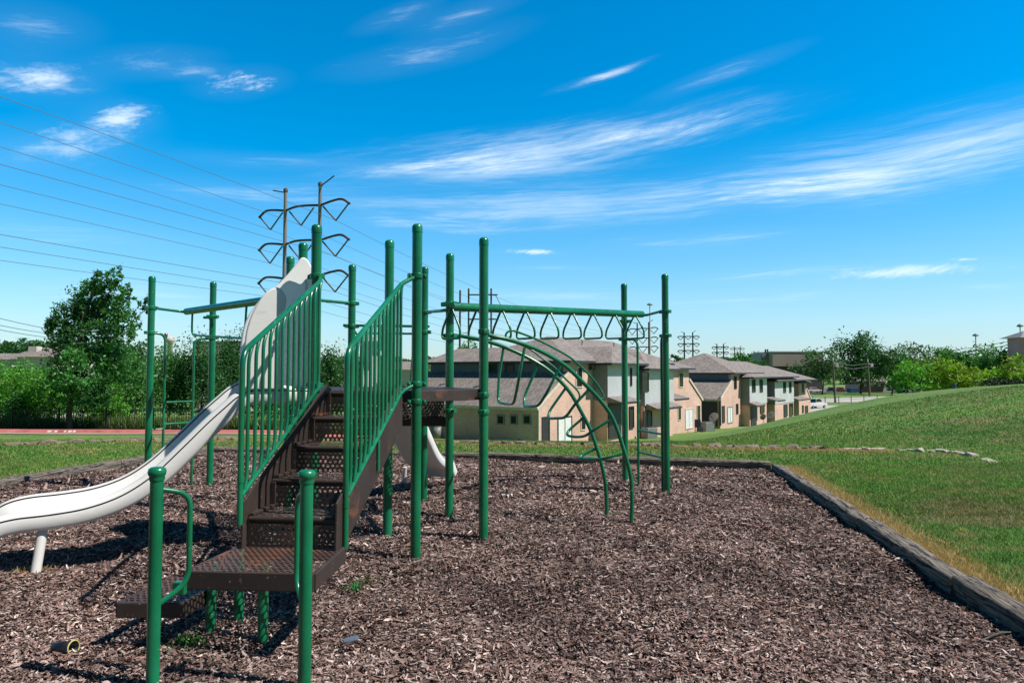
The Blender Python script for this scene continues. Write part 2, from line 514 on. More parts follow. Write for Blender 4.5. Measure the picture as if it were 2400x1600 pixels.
for nm, c in (('lap_siding', (.58, .61, .645)), ('lap_siding_blue', (.13, .165, .215)), ('lap_siding_shaded', (.20, .225, .25))):  # last one is the light siding with shade put into its colour
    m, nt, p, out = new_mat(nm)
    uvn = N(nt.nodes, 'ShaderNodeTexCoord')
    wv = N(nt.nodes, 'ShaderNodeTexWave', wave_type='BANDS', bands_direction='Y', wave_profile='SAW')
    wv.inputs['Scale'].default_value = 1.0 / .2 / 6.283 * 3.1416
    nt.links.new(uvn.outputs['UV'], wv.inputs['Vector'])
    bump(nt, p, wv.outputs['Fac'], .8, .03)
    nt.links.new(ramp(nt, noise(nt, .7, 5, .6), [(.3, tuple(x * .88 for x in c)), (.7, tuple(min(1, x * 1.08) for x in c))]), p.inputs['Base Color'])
    p.inputs['Roughness'].default_value = .7

# ---------------------------------------------------------------- helpers
ORG = {}

def tag(o, label=None, cat=None, group=None, kind=None):
    if label: o['label'] = label
    if cat: o['category'] = cat
    if group: o['group'] = group
    if kind: o['kind'] = kind
    return o

def thing(name, label, cat, loc=(0, 0, 0), rz=0.0, group=None):
    o = bpy.data.objects.new(name, None)
    o.empty_display_size = .2
    o.location = loc
    o.rotation_euler = (0, 0, rz)
    COL.objects.link(o)
    ORG[o.name] = Vector(loc)
    return tag(o, label, cat, group)

def kids(o):
    return [c for c in bpy.data.objects if c.parent == o]

def copy_tree(o, parent=None):
    c = o.copy()
    COL.objects.link(c)
    if parent:
        c.parent = parent
    ORG[c.name] = ORG.get(o.name, Vector((0, 0, 0)))
    for ch in kids(o):
        copy_tree(ch, c)
    return c

def rnd(pts, r, n=5, closed=False):
    """round the corners of a polyline"""
    pts = [Vector(p) for p in pts]
    if len(pts) < 3:
        return pts
    out = []
    m = len(pts)
    for i, p in enumerate(pts):
        if not closed and i in (0, m - 1):
            out.append(p); continue
        a, b = pts[(i - 1) % m], pts[(i + 1) % m]
        ra = min(r, (a - p).length * .48); rb = min(r, (b - p).length * .48)
        s, e = p + (a - p).normalized() * ra, p + (b - p).normalized() * rb
        for k in range(n + 1):
            t = k / n
            out.append(s * (1 - t) ** 2 + p * 2 * t * (1 - t) + e * t * t)
    return out

def catmull(pts, n=6):
    pts = [Vector(p) for p in pts]
    P = [pts[0] * 2 - pts[1]] + pts + [pts[-1] * 2 - pts[-2]]
    out = []
    for i in range(1, len(P) - 2):
        for k in range(n):
            t = k / n
            a, b, c, d = P[i - 1], P[i], P[i + 1], P[i + 2]
            out.append(.5 * ((2 * b) + (c - a) * t + (2 * a - 5 * b + 4 * c - d) * t * t + (3 * b - a - 3 * c + d) * t ** 3))
    out.append(pts[-1])
    return out

class MB:
    def __init__(s):
        s.v, s.f, s.s = [], [], []

    def add(s, verts, faces, smooth=False):
        o = len(s.v)
        s.v += [tuple(v) for v in verts]
        s.f += [tuple(i + o for i in f) for f in faces]
        s.s += [smooth] * len(faces)
        return s

    def box(s, c, size, rz=0.0, M=None):
        hx, hy, hz = (x / 2 for x in size)
        vs = [Vector((x, y, z)) for z in (-hz, hz) for y in (-hy, hy) for x in (-hx, hx)]
        R = M if M is not None else Matrix.Rotation(rz, 3, 'Z')
        c = Vector(c)
        vs = [R @ v + c for v in vs]
        return s.add(vs, [(0, 2, 3, 1), (4, 5, 7, 6), (0, 1, 5, 4), (2, 6, 7, 3), (0, 4, 6, 2), (1, 3, 7, 5)])

    def bar(s, a, b, w, h, up=(0, 0, 1)):
        a, b = Vector(a), Vector(b)
        d = (b - a); L = d.length; d.normalize()
        up = Vector(up)
        if abs(d.dot(up)) > .98: up = Vector((1, 0, 0))
        x = d.cross(up).normalized(); z = x.cross(d)
        M = Matrix((x, d, z)).transposed()
        return s.box((a + b) / 2, (w, L, h), M=M)

    def tube(s, pts, r, seg=10, closed=False, cap=True):
        pts = [Vector(p) for p in pts]
        m = len(pts)
        rs = r if isinstance(r, (list, tuple)) else [r] * m
        T = []
        for i in range(m):
            a = pts[(i - 1) % m] if (closed or i > 0) else pts[i]
            b = pts[(i + 1) % m] if (closed or i < m - 1) else pts[i]
            d = b - a
            T.append(d.normalized() if d.length > 1e-9 else Vector((0, 0, 1)))
        nrm = T[0].orthogonal().normalized()
        vs = []
        for i in range(m):
            if i:
                q = T[i - 1].rotation_difference(T[i])
                nrm = q @ nrm
            nrm = (nrm - T[i] * nrm.dot(T[i])).normalized()
            bn = T[i].cross(nrm)
            for k in range(seg):
                a = 2 * math.pi * k / seg
                vs.append(pts[i] + (nrm * math.cos(a) + bn * math.sin(a)) * rs[i])
        fs = []
        for i in range(m if closed else m - 1):
            j = (i + 1) % m
            for k in range(seg):
                l = (k + 1) % seg
                fs.append((i * seg + k, i * seg + l, j * seg + l, j * seg + k))
        s.add(vs, fs, True)
        if cap and not closed:
            s.add(vs[:seg], [tuple(reversed(range(seg)))])
            s.add(vs[-seg:], [tuple(range(seg))])
        return s

    def lathe(s, prof, c, seg=16, smooth=True, axis=None):
        c = Vector(c)
        vs = []
        for r, z in prof:
            for k in range(seg):
                a = 2 * math.pi * k / seg
                vs.append(Vector((r * math.cos(a), r * math.sin(a), z)))
        if axis is not None:
            q = Vector((0, 0, 1)).rotation_difference(Vector(axis))
            vs = [q @ v for v in vs]
        vs = [v + c for v in vs]
        fs = []
        for i in range(len(prof) - 1):
            for k in range(seg):
                l = (k + 1) % seg
                fs.append((i * seg + k, i * seg + l, (i + 1) * seg + l, (i + 1) * seg + k))
        return s.add(vs, fs, smooth)

    def prism(s, poly, ext):
        """polygon extruded by a vector"""
        ext = Vector(ext)
        a = [Vector(p) for p in poly]
        n = len(a)
        b = [p + ext for p in a]
        nrm = Vector((0, 0, 0))
        for i in range(n):
            nrm += a[i].cross(a[(i + 1) % n])
        fs = [(i, (i + 1) % n, n + (i + 1) % n, n + i) for i in range(n)]
        fs += [tuple(reversed(range(n))), tuple(range(n, 2 * n))]
        if nrm.dot(ext) < 0:
            fs = [tuple(reversed(f)) for f in fs]
        return s.add(a + b, fs)

    def face(s, pts, smooth=False):
        return s.add(pts, [tuple(range(len(pts)))], smooth)

    def build(s, name, mat, parent=None, bevel=0.0, local=False, uv=True, loc=None):
        off = Vector((0, 0, 0))
        if not local and parent is not None:
            off = ORG.get(parent.name, off)
        if loc is not None:
            off = Vector(loc)
        me = bpy.data.meshes.new(name)
        me.from_pydata([tuple(Vector(v) - off) for v in s.v], [], s.f)
        me.polygons.foreach_set('use_smooth', s.s)
        me.materials.append(MATS[mat])
        if uv:
            box_uv(me)
        o = bpy.data.objects.new(name, me)
        COL.objects.link(o)
        if parent is not None:
            o.parent = parent
            ORG[o.name] = ORG.get(parent.name, Vector((0, 0, 0)))
        elif loc is not None:
            o.location = loc
        if bevel:
            b = o.modifiers.new('bevel', 'BEVEL')
            b.width = bevel; b.segments = 2; b.limit_method = 'ANGLE'; b.angle_limit = math.radians(40)
        me.update()
        return o

def box_uv(me):
    uvl = me.uv_layers.new(name='uv')
    nl = len(me.loops)
    co = np.empty(len(me.vertices) * 3); me.vertices.foreach_get('co', co); co = co.reshape(-1, 3)
    li = np.empty(nl, int); me.loops.foreach_get('vertex_index', li)
    nr = np.empty(len(me.polygons) * 3); me.polygons.foreach_get('normal', nr); nr = np.abs(nr.reshape(-1, 3))
    lt = np.empty(len(me.polygons), int); me.polygons.foreach_get('loop_total', lt)
    ax = np.repeat(np.argmax(nr + np.array([0, 0, 1e-4]), axis=1), lt)
    p = co[li]
    U = np.where(ax == 0, p[:, 1], p[:, 0])
    Vv = np.where(ax == 2, p[:, 1], p[:, 2])
    uvl.data.foreach_set('uv', np.stack([U, Vv], 1).ravel())

def fast_mesh(name, verts, faces, mat, tint=None, smooth=False, parent=None, kind=None):
    """numpy arrays straight into one mesh; faces all have the same corner count"""
    me = bpy.data.meshes.new(name)
    nv, nf, k = len(verts), len(faces), faces.shape[1]
    me.vertices.add(nv); me.vertices.foreach_set('co', np.ascontiguousarray(verts, dtype=np.float32).ravel())
    me.loops.add(nf * k); me.loops.foreach_set('vertex_index', np.ascontiguousarray(faces, dtype=np.int32).ravel())
    me.polygons.add(nf)
    me.polygons.foreach_set('loop_start', np.arange(0, nf * k, k, dtype=np.int32))
    me.polygons.foreach_set('loop_total', np.full(nf, k, dtype=np.int32))
    me.polygons.foreach_set('use_smooth', np.full(nf, smooth))
    if tint is not None:
        at_ = me.color_attributes.new('tint', 'FLOAT_COLOR', 'POINT')
        c = np.ones((nv, 4), np.float32); c[:, :3] = tint
        at_.data.foreach_set('color', c.ravel())
    me.update(calc_edges=True)
    me.materials.append(MATS[mat])
    o = bpy.data.objects.new(name, me)
    COL.objects.link(o)
    if parent: o.parent = parent
    if kind: o['kind'] = kind
    return o

# ---------------------------------------------------------------- terrain
HR = Vector((.563, .826)).normalized()       # direction of the row of houses
HN = Vector((.826, -.563)).normalized()      # outward normal of their lit facade
K0 = Vector((1.69, 45.0))

def hp(L, out=0.0):
    p = K0 + HR * L + HN * out
    return p.x, p.y

BORDER = [(2.55, 1.0), (4.15, 11.2), (-.44, 12.7), (-5.9, 13.7), (-6.9, 9.4), (-7.8, 5.0), (-7.8, -3.0), (2.0, -3.0)]
CP = [(3, 2, .05), (4.4, 11.5, .05), (-.5, 12.9, .03), (-6, 13.9, .03), (-7.1, 9.4, .07), (-8, 5, .1), (-8, -4, .1), (2.3, -4, .1),
      (-12, 8, .1), (-12, 14.3, .02), (-8.5, 15.6, .04), (-5.5, 16.0, .03), (-1.4, 15.2, .03), (3.4, 14.5, .03), (6.8, 14.0, .02),
      (8.4, 13.5, .02), (8.2, 11.5, .0), (6.5, 8, .05), (5, 4, .08), (10, 8, .22), (9, 3, .3), (11, 14.5, .24), (14, 14, .52), (15, 5, .8),
      (0, 22, -.75), (-6, 22, -.75), (-14, 22, -.62), (-22, 20, -.55), (1, 32, -2.05), (-10, 30, -1.38), (-20, 30, -1.3), (-28, 30, -1.25), (-10, 34, -1.42), (-20, 34, -1.34), (-28, 34, -1.30),
      (-8, 40, -2.3), (-25, 42, -2.0), (-36, 40, -1.9), (-20, 55, -3.0), (-45, 60, -3.0),
      (8, 22, -.45), (9, 32, -1.45), (12, 44, -2.45), (18, 55, -3.0),
      (14.5, 25, .42), (17, 33, .1), (21.8, 30, 1.0), (28, 26, 1.45), (22.9, 40, .42), (30, 40, .7), (24.2, 50, -.65), (33, 55, -.9), (40, 70, -2.6),
      (30, 75, -3.2), (40, 20, 1.6), (45, 45, .2), (-40, 10, .2), (-30, -10, .3), (30, -10, 1.4), (0, -20, .3)]
for L, z in ((0, -3.05), (8, -3.35), (16, -3.6), (22, -3.85), (30, -4.0), (40, -4.05), (50, -4.3), (62, -4.55), (81, -4.9)):
    for o_ in (3.0, -5.0):
        x, y = hp(L, o_)
        CP.append((x, y, z))
CP = np.array(CP, float)

def _tps_fit(P):
    n = len(P)
    d2 = ((P[:, None, :2] - P[None, :, :2]) ** 2).sum(-1)
    K = .5 * d2 * np.log(d2 + 1e-9) + np.eye(n) * 1.5
    Q = np.hstack([np.ones((n, 1)), P[:, :2]])
    A = np.zeros((n + 3, n + 3)); A[:n, :n] = K; A[:n, n:] = Q; A[n:, :n] = Q.T
    return np.linalg.solve(A, np.hstack([P[:, 2], np.zeros(3)]))

TW = _tps_fit(CP)
FARZ = -4.9

def terrain(x, y):
    x = np.atleast_1d(np.asarray(x, float)); y = np.atleast_1d(np.asarray(y, float))
    out = np.empty(len(x))
    for i in range(0, len(x), 20000):
        a, b = x[i:i + 20000], y[i:i + 20000]
        d2 = (a[:, None] - CP[None, :, 0]) ** 2 + (b[:, None] - CP[None, :, 1]) ** 2
        z = (.5 * d2 * np.log(d2 + 1e-9)) @ TW[:-3] + TW[-3] + TW[-2] * a + TW[-1] * b
        r = np.hypot(a, b)
        t = np.clip((r - 62) / 40, 0, 1); t = t * t * (3 - 2 * t)
        out[i:i + 20000] = np.clip(z, -6, 2.2) * (1 - t) + FARZ * t
    return out

def tz(x, y):
    return float(terrain([x], [y])[0])

def inside(poly, x, y):
    x = np.asarray(x); y = np.asarray(y)
    r = np.zeros(x.shape, bool)
    n = len(poly)
    for i in range(n):
        x1, y1 = poly[i]; x2, y2 = poly[(i + 1) % n]
        c = (y1 > y) != (y2 > y)
        with np.errstate(divide='ignore', invalid='ignore'):
            xi = (x2 - x1) * (y - y1) / (y2 - y1) + x1
        r ^= c & (x < xi)
    return r

def seg_dist(poly, x, y, closed=True):
    d = np.full(np.shape(x), 1e9)
    n = len(poly)
    for i in range(n if closed else n - 1):
        ax, ay = poly[i]; bx, by = poly[(i + 1) % n]
        L2 = (bx - ax) ** 2 + (by - ay) ** 2
        t = np.clip(((x - ax) * (bx - ax) + (y - ay) * (by - ay)) / L2, 0, 1)
        d = np.minimum(d, np.hypot(x - ax - t * (bx - ax), y - ay - t * (by - ay)))
    return d

def build_ground():
    radii = np.concatenate([[.3], np.geomspace(1.2, 40, 150), np.geomspace(42, 160, 70), np.geomspace(170, 4500, 30)])
    ang = np.concatenate([np.arange(-46, 46.01, .4), np.arange(48, 312.1, 4)])
    a = np.radians(ang)
    R, A = np.meshgrid(radii, a, indexing='ij')
    X, Y = (R * np.sin(A)).ravel(), (R * np.cos(A)).ravel()
    Z = terrain(X, Y)
    ins = inside(BORDER, X, Y); dd = seg_dist(BORDER, X, Y)
    Z = np.where(ins & (dd > .04), -.12, Z)
    nr, na = R.shape
    i, j = np.meshgrid(np.arange(nr - 1), np.arange(na), indexing='ij')
    j2 = (j + 1) % na
    F = np.stack([i * na + j, (i + 1) * na + j, (i + 1) * na + j2, i * na + j2], -1).reshape(-1, 4)[:, ::-1]
    o = fast_mesh('ground', np.stack([X, Y, Z], 1), F, 'lawn', smooth=True)
    tag(o, kind='structure')

build_ground()

# mulch bed: a fine sheet with low mounds
def mulch_h(x, y):
    return (.022 * np.sin(1.7 * x + .6) * np.sin(1.3 * y + 1.1) + .014 * np.sin(4.1 * x + 2.2 * y) + .010 * np.sin(6.3 * y - 3.1 * x + 1)
            + .06 * np.exp(-((x + 5.3) ** 2 + (y - 9.8) ** 2) / .5) - .05 * np.exp(-((x + 5.6) ** 2 + (y - 8.8) ** 2) / .3)
            - .05 * np.exp(-((x + 5.2) ** 2 + (y - 10.7) ** 2) / .25)
            - .03 * np.exp(-((x + 1.3) ** 2 + (y - 3.9) ** 2) / .4))

def build_mulch():
    st = .07
    xs = np.arange(-8.2, 4.6, st); ys = np.arange(-3.1, 14.0, st)
    X, Y = np.meshgrid(xs, ys, indexing='ij')
    Z = mulch_h(X, Y) - .02
    cx, cy = X[:-1, :-1] + st / 2, Y[:-1, :-1] + st / 2
    ok = inside(BORDER, cx, cy)
    n = X.shape[1]
    i, j = np.meshgrid(np.arange(X.shape[0] - 1), np.arange(n - 1), indexing='ij')
    F = np.stack([i * n + j, (i + 1) * n + j, (i + 1) * n + j + 1, i * n + j + 1], -1)[ok]
    used = np.unique(F); remap = np.zeros(X.size, int); remap[used] = np.arange(len(used))
    o = fast_mesh('mulch_bed', np.stack([X.ravel(), Y.ravel(), Z.ravel()], 1)[used], remap[F], 'bark_mulch', smooth=True)
    tag(o, kind='structure')

build_mulch()

CHIP_COL = np.array([(.105, .070, .062), (.18, .130, .118), (.26, .20, .185), (.35, .285, .265), (.05, .032, .028), (.45, .385, .36), (.24, .135, .115), (.60, .56, .54)])
CHIP_P = np.array([.2, .22, .2, .12, .13, .06, .06, .01])

def build_chips():
    V, F, C = [], [], []
    base = np.array([(-1, -.35, 0), (-1, .35, 0), (-.35, -1, .0), (-.35, 1, .0), (.4, -.95, .0), (.4, .95, .0), (1, -.3, 0), (1, .3, 0)], float)
    quads = np.array([(0, 2, 3, 1), (2, 4, 5, 3), (4, 6, 7, 5)])
    bands = [(2.6, 5.2, 150000, .70), (5.2, 8.5, 140000, .85), (8.5, 13.9, 105000, 1.2)]
    off = 0
    for y0, y1, n, sc in bands:
        y = RNG.uniform(y0, y1, n * 2)
        x = RNG.uniform(-1, 1, n * 2) * (.78 * y + .3)
        k = inside(BORDER, x, y)
        x, y = x[k][:n], y[k][:n]
        n_ = len(x)
        l = RNG.gamma(5, .0068, n_).clip(.012, .085) * sc * .72
        w = l * RNG.uniform(.07, .24, n_) + .0018
        t = RNG.uniform(.002, .006, n_)
        yaw = RNG.uniform(0, 2 * np.pi, n_); pit = RNG.normal(0, .22, n_); rol = RNG.normal(0, .42, n_)
        bend = RNG.normal(0, .28, n_)
        P = np.repeat(base[None], n_, 0)
        px = P[..., 0] * l[:, None]; py = P[..., 1] * w[:, None] * RNG.uniform(.75, 1.2, (n_, 8))
        pz = (P[..., 0] ** 2) * bend[:, None] * l[:, None] + RNG.uniform(-.3, .3, (n_, 8)) * t[:, None]
        # roll, pitch, yaw
        c, s_ = np.cos(rol)[:, None], np.sin(rol)[:, None]
        py, pz = py * c - pz * s_, py * s_ + pz * c
        c, s_ = np.cos(pit)[:, None], np.sin(pit)[:, None]
        px, pz = px * c + pz * s_, -px * s_ + pz * c
        c, s_ = np.cos(yaw)[:, None], np.sin(yaw)[:, None]
        px, py = px * c - py * s_, px * s_ + py * c
        z0 = mulch_h(x, y) + RNG.uniform(-.016, .016, n_) + .004
        top = np.stack([px + x[:, None], py + y[:, None], pz + z0[:, None]], -1)
        V.append(top.reshape(-1, 3))
        F.append((quads[None] + (np.arange(n_) * 8)[:, None, None] + off).reshape(-1, 4))
        off += n_ * 8
        patch = .86 + .16 * np.sin(x * 1.9 + 1.3 * np.sin(y * 1.1)) * np.sin(y * 1.6 + .8 * np.sin(x * 1.4)) + .10 * np.sin(x * 5.3 + y * 3.7)
        patch *= 1 + .30 * np.exp(-((x + 3.0) ** 2 / 2.2 + (y - 4.3) ** 2 / .8)) - .20 * np.exp(-((x - 1.2) ** 2 / 2.5 + (y - 5.2) ** 2 / .5)) + .16 * np.exp(-((x - 1.0) ** 2 / 4 + (y - 3.6) ** 2 / .3))
        ci = RNG.choice(len(CHIP_COL), n_, p=CHIP_P)
        col = CHIP_COL[ci] * RNG.uniform(.6, 1.4, (n_, 1)) * np.array([[1.20, 1.125, 1.085]]) * patch[:, None]
        C.append(np.repeat(col, 8, 0))
    o = fast_mesh('wood_chips', np.concatenate(V), np.concatenate(F), 'wood_chip', np.concatenate(C).clip(0, 1))
    tag(o, 'loose brown and grey shredded wood chips covering the play area', 'mulch', kind='stuff')

build_chips()

def blades(name, x, y, h, w, mat, tint, label, cat, lean=.5, zf=None):
    n = len(x)
    z = terrain(x, y) if zf is None else zf
    yaw = RNG.uniform(0, 2 * np.pi, n)
    la = RNG.uniform(0, 2 * np.pi, n); lm = RNG.uniform(0, lean, n) * h
    dx, dy = np.cos(yaw) * w / 2, np.sin(yaw) * w / 2
    a = np.stack([x - dx, y - dy, z - .01], 1); b = np.stack([x + dx, y + dy, z - .01], 1)
    c = np.stack([x + np.cos(la) * lm, y + np.sin(la) * lm, z + h], 1)
    V = np.stack([a, b, c], 1).reshape(-1, 3)
    F = np.arange(n * 3).reshape(-1, 3)
    o = fast_mesh(name, V, F, mat, np.repeat(tint, 3, 0))
    return tag(o, label, cat, kind='stuff')

def build_grass():
    X, Y, H, W = [], [], [], []
    for y0, y1, n, h, w in ((3.0, 7.5, 90000, .045, .010), (7.5, 12, 110000, .05, .013), (12, 18, 110000, .055, .020), (18, 30, 70000, .07, .04)):
        y = RNG.uniform(y0, y1, n * 2); x = RNG.uniform(-.80, .80, n * 2) * y
        dd = seg_dist(BORDER, x, y)
        k = ~inside(BORDER, x, y) & (dd > .11)
        x, y = x[k][:n], y[k][:n]
        X.append(x); Y.append(y); H.append(h * .62 * RNG.uniform(.5, 1.35, len(x))); W.append(w * RNG.uniform(.7, 1.3, len(x)))
    X, Y, H, W = map(np.concatenate, (X, Y, H, W))
    t = RNG.uniform(.6, 1.5, (len(X), 1)) * np.array([[1.0, 1.0, .9]])
    dry = RNG.random(len(X)) < .12
    t[dry] *= np.array([2.4, 1.4, 1.5])
    blades('lawn_grass', X, Y, H, W, 'grass_blade', t, 'short mown green grass growing over the lawn', 'grass', 1.5)
    # straw coloured fringe along the timbers
    n = 26000
    xs, ys = [], []
    for (ax, ay), (bx, by), m in ((BORDER[0], BORDER[1], 52000), (BORDER[1], BORDER[2], 4000), (BORDER[2], BORDER[3], 3000), (BORDER[3], BORDER[4], 3000), (BORDER[4], BORDER[5], 2000)):
        t = RNG.random(m); d = np.abs(RNG.normal(0, .15, m)) + .06
        nx, ny = (by - ay), -(bx - ax); L = math.hypot(nx, ny)
        if inside(BORDER, np.array([(ax + bx) / 2 + nx / L * .3]), np.array([(ay + by) / 2 + ny / L * .3]))[0]:
            nx, ny = -nx, -ny
        xs.append(ax + (bx - ax) * t + nx / L * d); ys.append(ay + (by - ay) * t + ny / L * d)
    row = [(-8.5, 15.2), (-5.5, 15.6), (-3.4, 15.3), (3.4, 14.2), (5.5, 13.8), (7.4, 13.7)]
    for (ax, ay), (bx, by), m in zip(row[:-1], row[1:], (2500, 2500, 6000, 4500, 4500)):
        t = RNG.random(m)
        xs.append(ax + (bx - ax) * t); ys.append(ay + (by - ay) * t + RNG.normal(0, .16, m))
    x, y = np.concatenate(xs), np.concatenate(ys)
    tint = np.array([[.52, .37, .19]]) * RNG.uniform(.55, 1.35, (len(x), 1))
    blades('dry_grass', x, y, RNG.uniform(.02, .06, len(x)), RNG.uniform(.006, .014, len(x)), 'dry_blade', tint,
           'straw coloured dry grass fringing the timber edging', 'dry grass', 1.6)

build_grass()

# ---------------------------------------------------------------- playground structure
PG = thing('playground_structure', 'green steel climbing frame with brown stairs, white slides and overhead bars on wood chips', 'playground', (-1.3, 7.0, 0))
G = 'green_paint'
PH = 2.82          # post height
PR = .0435

def post_xy(u, vtop):
    Y = (PH - EYE) / ray(u, vtop).z
    return xat(u, Y), Y

POST = {
    'P1': post_xy(738.8, 526.4), 'P2': post_xy(976.4, 525), 'P6': post_xy(707.2, 569), 'P9': post_xy(677.6, 601),
    'A': post_xy(911.2, 562.6), 'P3': post_xy(1133.6, 556.8), 'P4': post_xy(1053.9, 594), 'P7': post_xy(823.7, 620),
    'P8': post_xy(994.5, 625), 'R1': post_xy(1560, 642), 'R2': post_xy(1463.6, 664.4), 'L1': post_xy(352.5, 647), 'L2': post_xy(496.8, 660)}

def pv(k, z=0.0):
    return Vector((*POST[k], z))

CLAMPS = {'P1': (2.37, 1.44, 1.30), 'P2': (2.37, 1.45, 1.30), 'P3': (1.34, 1.18, 1.93), 'A': (1.30,), 'P4': (1.30, 1.14, 1.94, 2.28), 'P6': (2.37, 1.3),
          'P9': (1.3, 2.36), 'P7': (2.09, 2.36, 1.1), 'P8': (2.03, 2.27, 1.1), 'R1': (2.02, 2.33), 'R2': (2.02, 2.27), 'L1': (2.07, 2.40), 'L2': (2.03, 2.33)}
DECK_C = Vector((-1.1, 6.8, 0))
for k in POST:
    x, y = POST[k]
    z0 = float(mulch_h(x, y))
    p_ = MB().lathe([(PR, z0 - .12), (PR, PH - .07)], (x, y, 0), 20).build('post', G, PG)
    MB().lathe([(PR + .0025, PH - .075), (PR + .0025, PH - .03), (PR * .93, PH - .012), (PR * .62, PH - .002), (0.001, PH)], (x, y, 0), 20).build('post_cap', G, p_)
    for cz in CLAMPS[k]:
        c = MB()
        c.lathe([(PR + .001, cz - .024), (PR + .009, cz - .022), (PR + .009, cz + .022), (PR + .001, cz + .024)], (x, y, 0), 20)
        d = (DECK_C - Vector((x, y, 0))); d.z = 0
        if d.length < .3: d = Vector((1, 0, 0))
        d.normalize()
        q = Vector((-d.y, d.x, 0))
        for s_ in (-1, 1):
            cc = Vector((x, y, cz)) + q * s_ * (PR + .022)
            c.bar(cc - d * .030, cc + d * .030, .030, .040)
            c.lathe([(.009, -.008), (.011, 0), (.006, .007), (0, .008)], cc - d * .033, 8, axis=-d)
        c.build('clamp', G, p_, bevel=.003)

# decks ---------------------------------------------------------
DZ = 1.39
M_ = Vector((-1.52, 7.66, 0))

def deck(poly, z, name, th=.10, mt='perforated_steel'):
    cen = sum((Vector(p) for p in poly), Vector((0, 0, 0))) / len(poly)
    ins = [Vector(p) + (cen - Vector(p)).normalized() * .035 for p in poly]
    m = MB()
    m.face([(p.x, p.y, z) for p in ins])
    o = m.build(name, mt, PG)
    f = MB()
    n = len(ins)
    for i in range(n):
        a, b = ins[i], ins[(i + 1) % n]
        a = Vector((a.x, a.y, z - th / 2 + .003)); b = Vector((b.x, b.y, z - th / 2 + .003))
        f.bar(a, b, .022, th)
    f.build('deck_flange', 'brown_steel', o, bevel=.004)
    return o

deck([pv('P1'), pv('P2'), pv('P3'), pv('P4'), M_, pv('P9'), pv('P6')], DZ, 'deck')
deck([M_, pv('P4'), pv('P8'), pv('P7')], 1.07, 'lower_deck')
rs = MB()
a, b = M_ + (pv('P4') - M_) * .04, M_ + (pv('P4') - M_) * .93
rs.face([(a.x, a.y + .03, 1.0), (b.x, b.y + .03, 1.0), (b.x, b.y + .03, 1.285), (a.x, a.y + .03, 1.285)])
rs.build('step_riser', 'perforated_steel', PG)
rs = MB()
a, b = pv('A') + Vector((-.3, .25, 0)), pv('P4') + Vector((-.06, -.05, 0))
rs.face([(a.x, a.y, 1.02), (b.x, b.y, 1.10), (b.x, b.y, 1.285), (a.x, a.y, 1.285)])
rs.build('deck_skirt', 'perforated_steel', PG)

# staircase ------------------------------------------------------
SD = Vector((-.117, -.993, 0)).normalized()
SS = Vector((SD.y, -SD.x, 0)) * -1       # to the right seen from the foot
SC = Vector((-1.237, 5.80, 0))
RUN, RISE, HW = .33, .189, .285

def sp(t, w, z):
    p = SC + SD * t + SS * w
    return Vector((p.x, p.y, z))

stairs = MB()
for s_ in (-1, 1):
    w0 = s_ * (HW + .014)
    poly = [sp(-.12, w0, DZ + .02), sp(0, w0, DZ + .06), sp(4 * RUN + .04, w0, DZ - 4 * RISE + .10), sp(4 * RUN + .05, w0, DZ - 5 * RISE + .0),
            sp(4 * RUN - .05, w0, DZ - 5 * RISE - .03), sp(-.12, w0, DZ - .30)]
    stairs.prism(poly, SS * s_ * .014)
    # stepped inner flanges carrying the treads
    for k in range(1, 5):
        w1 = s_ * (HW - .012)
        stairs.bar(sp(k * RUN - .012, w1, DZ - k * RISE + .012), sp((k - 1) * RUN + .01, w1, DZ - k * RISE + .012), .03, .018)
        stairs.bar(sp((k - 1) * RUN + .008, w1, DZ - k * RISE + .01), sp((k - 1) * RUN + .008, w1, DZ - (k - 1) * RISE - .02), .03, .018, up=SD)
stair_o = stairs.build('staircase', 'brown_steel', PG, bevel=.003)
for k in range(1, 5):
    z = DZ - k * RISE
    t = MB().face([sp(k * RUN - .02, -HW, z), sp((k - 1) * RUN + .01, -HW, z), sp((k - 1) * RUN + .01, HW, z), sp(k * RUN - .02, HW, z)])
    to = t.build('tread', 'slotted_tread', stair_o)
for k in range(0, 5):
    z1, z0 = DZ - k * RISE, DZ - (k + 1) * RISE
    n = MB().tube([sp(k * RUN - .012, -HW, z1 - .016), sp(k * RUN - .012, HW, z1 - .016)], .018, 10)
    n.bar(sp(k * RUN - .02, -HW, z1 - .03), sp(k * RUN - .02, HW, z1 - .03), .014, .034)
    n.build('nosing', 'brown_steel', stair_o)
    MB().face([sp(k * RUN + .004, -HW, z0 + .004), sp(k * RUN + .004, HW, z0 + .004), sp(k * RUN + .004, HW, z1 - .04), sp(k * RUN + .004, -HW, z1 - .04)]).build('riser', 'perforated_steel', stair_o)

# hand rails with balusters ---------------------------------------
def handrail(foot, knee, top, clamp_top, b0, b1, clamp_low, nb):
    foot, knee, top, b0, b1 = map(Vector, (foot, knee, top, b0, b1))
    r = MB()
    r.tube(rnd([foot, knee, top, clamp_top], .10, 7), .0185, 12)
    r.tube(rnd([b0, b1, clamp_low], .09, 6), .0155, 10)
    r.tube([foot + Vector((0, 0, .26)), foot + Vector((0, 0, .30))], .021, 12)
    ro = r.build('handrail', G, PG)
    for i in range(nb):
        t = (i + .75) / (nb + .2)
        tp = knee.lerp(top, min(1.0, t + .045)) - Vector((0, 0, .008))
        bx = knee.lerp(top, t)
        lo = b0.lerp(b1, t)
        x, y = (bx.x + lo.x) / 2, (bx.y + lo.y) / 2
        up = Vector((x, y, bx.z - .07))
        dn = Vector((x, y, lo.z + .075))
        d = (b1 - b0).normalized()
        pts = rnd([tp, up, dn, Vector((x, y, lo.z)) - d * .035], .055, 4)
        MB().tube(pts, .0125, 8).build('baluster', G, ro)
    return ro

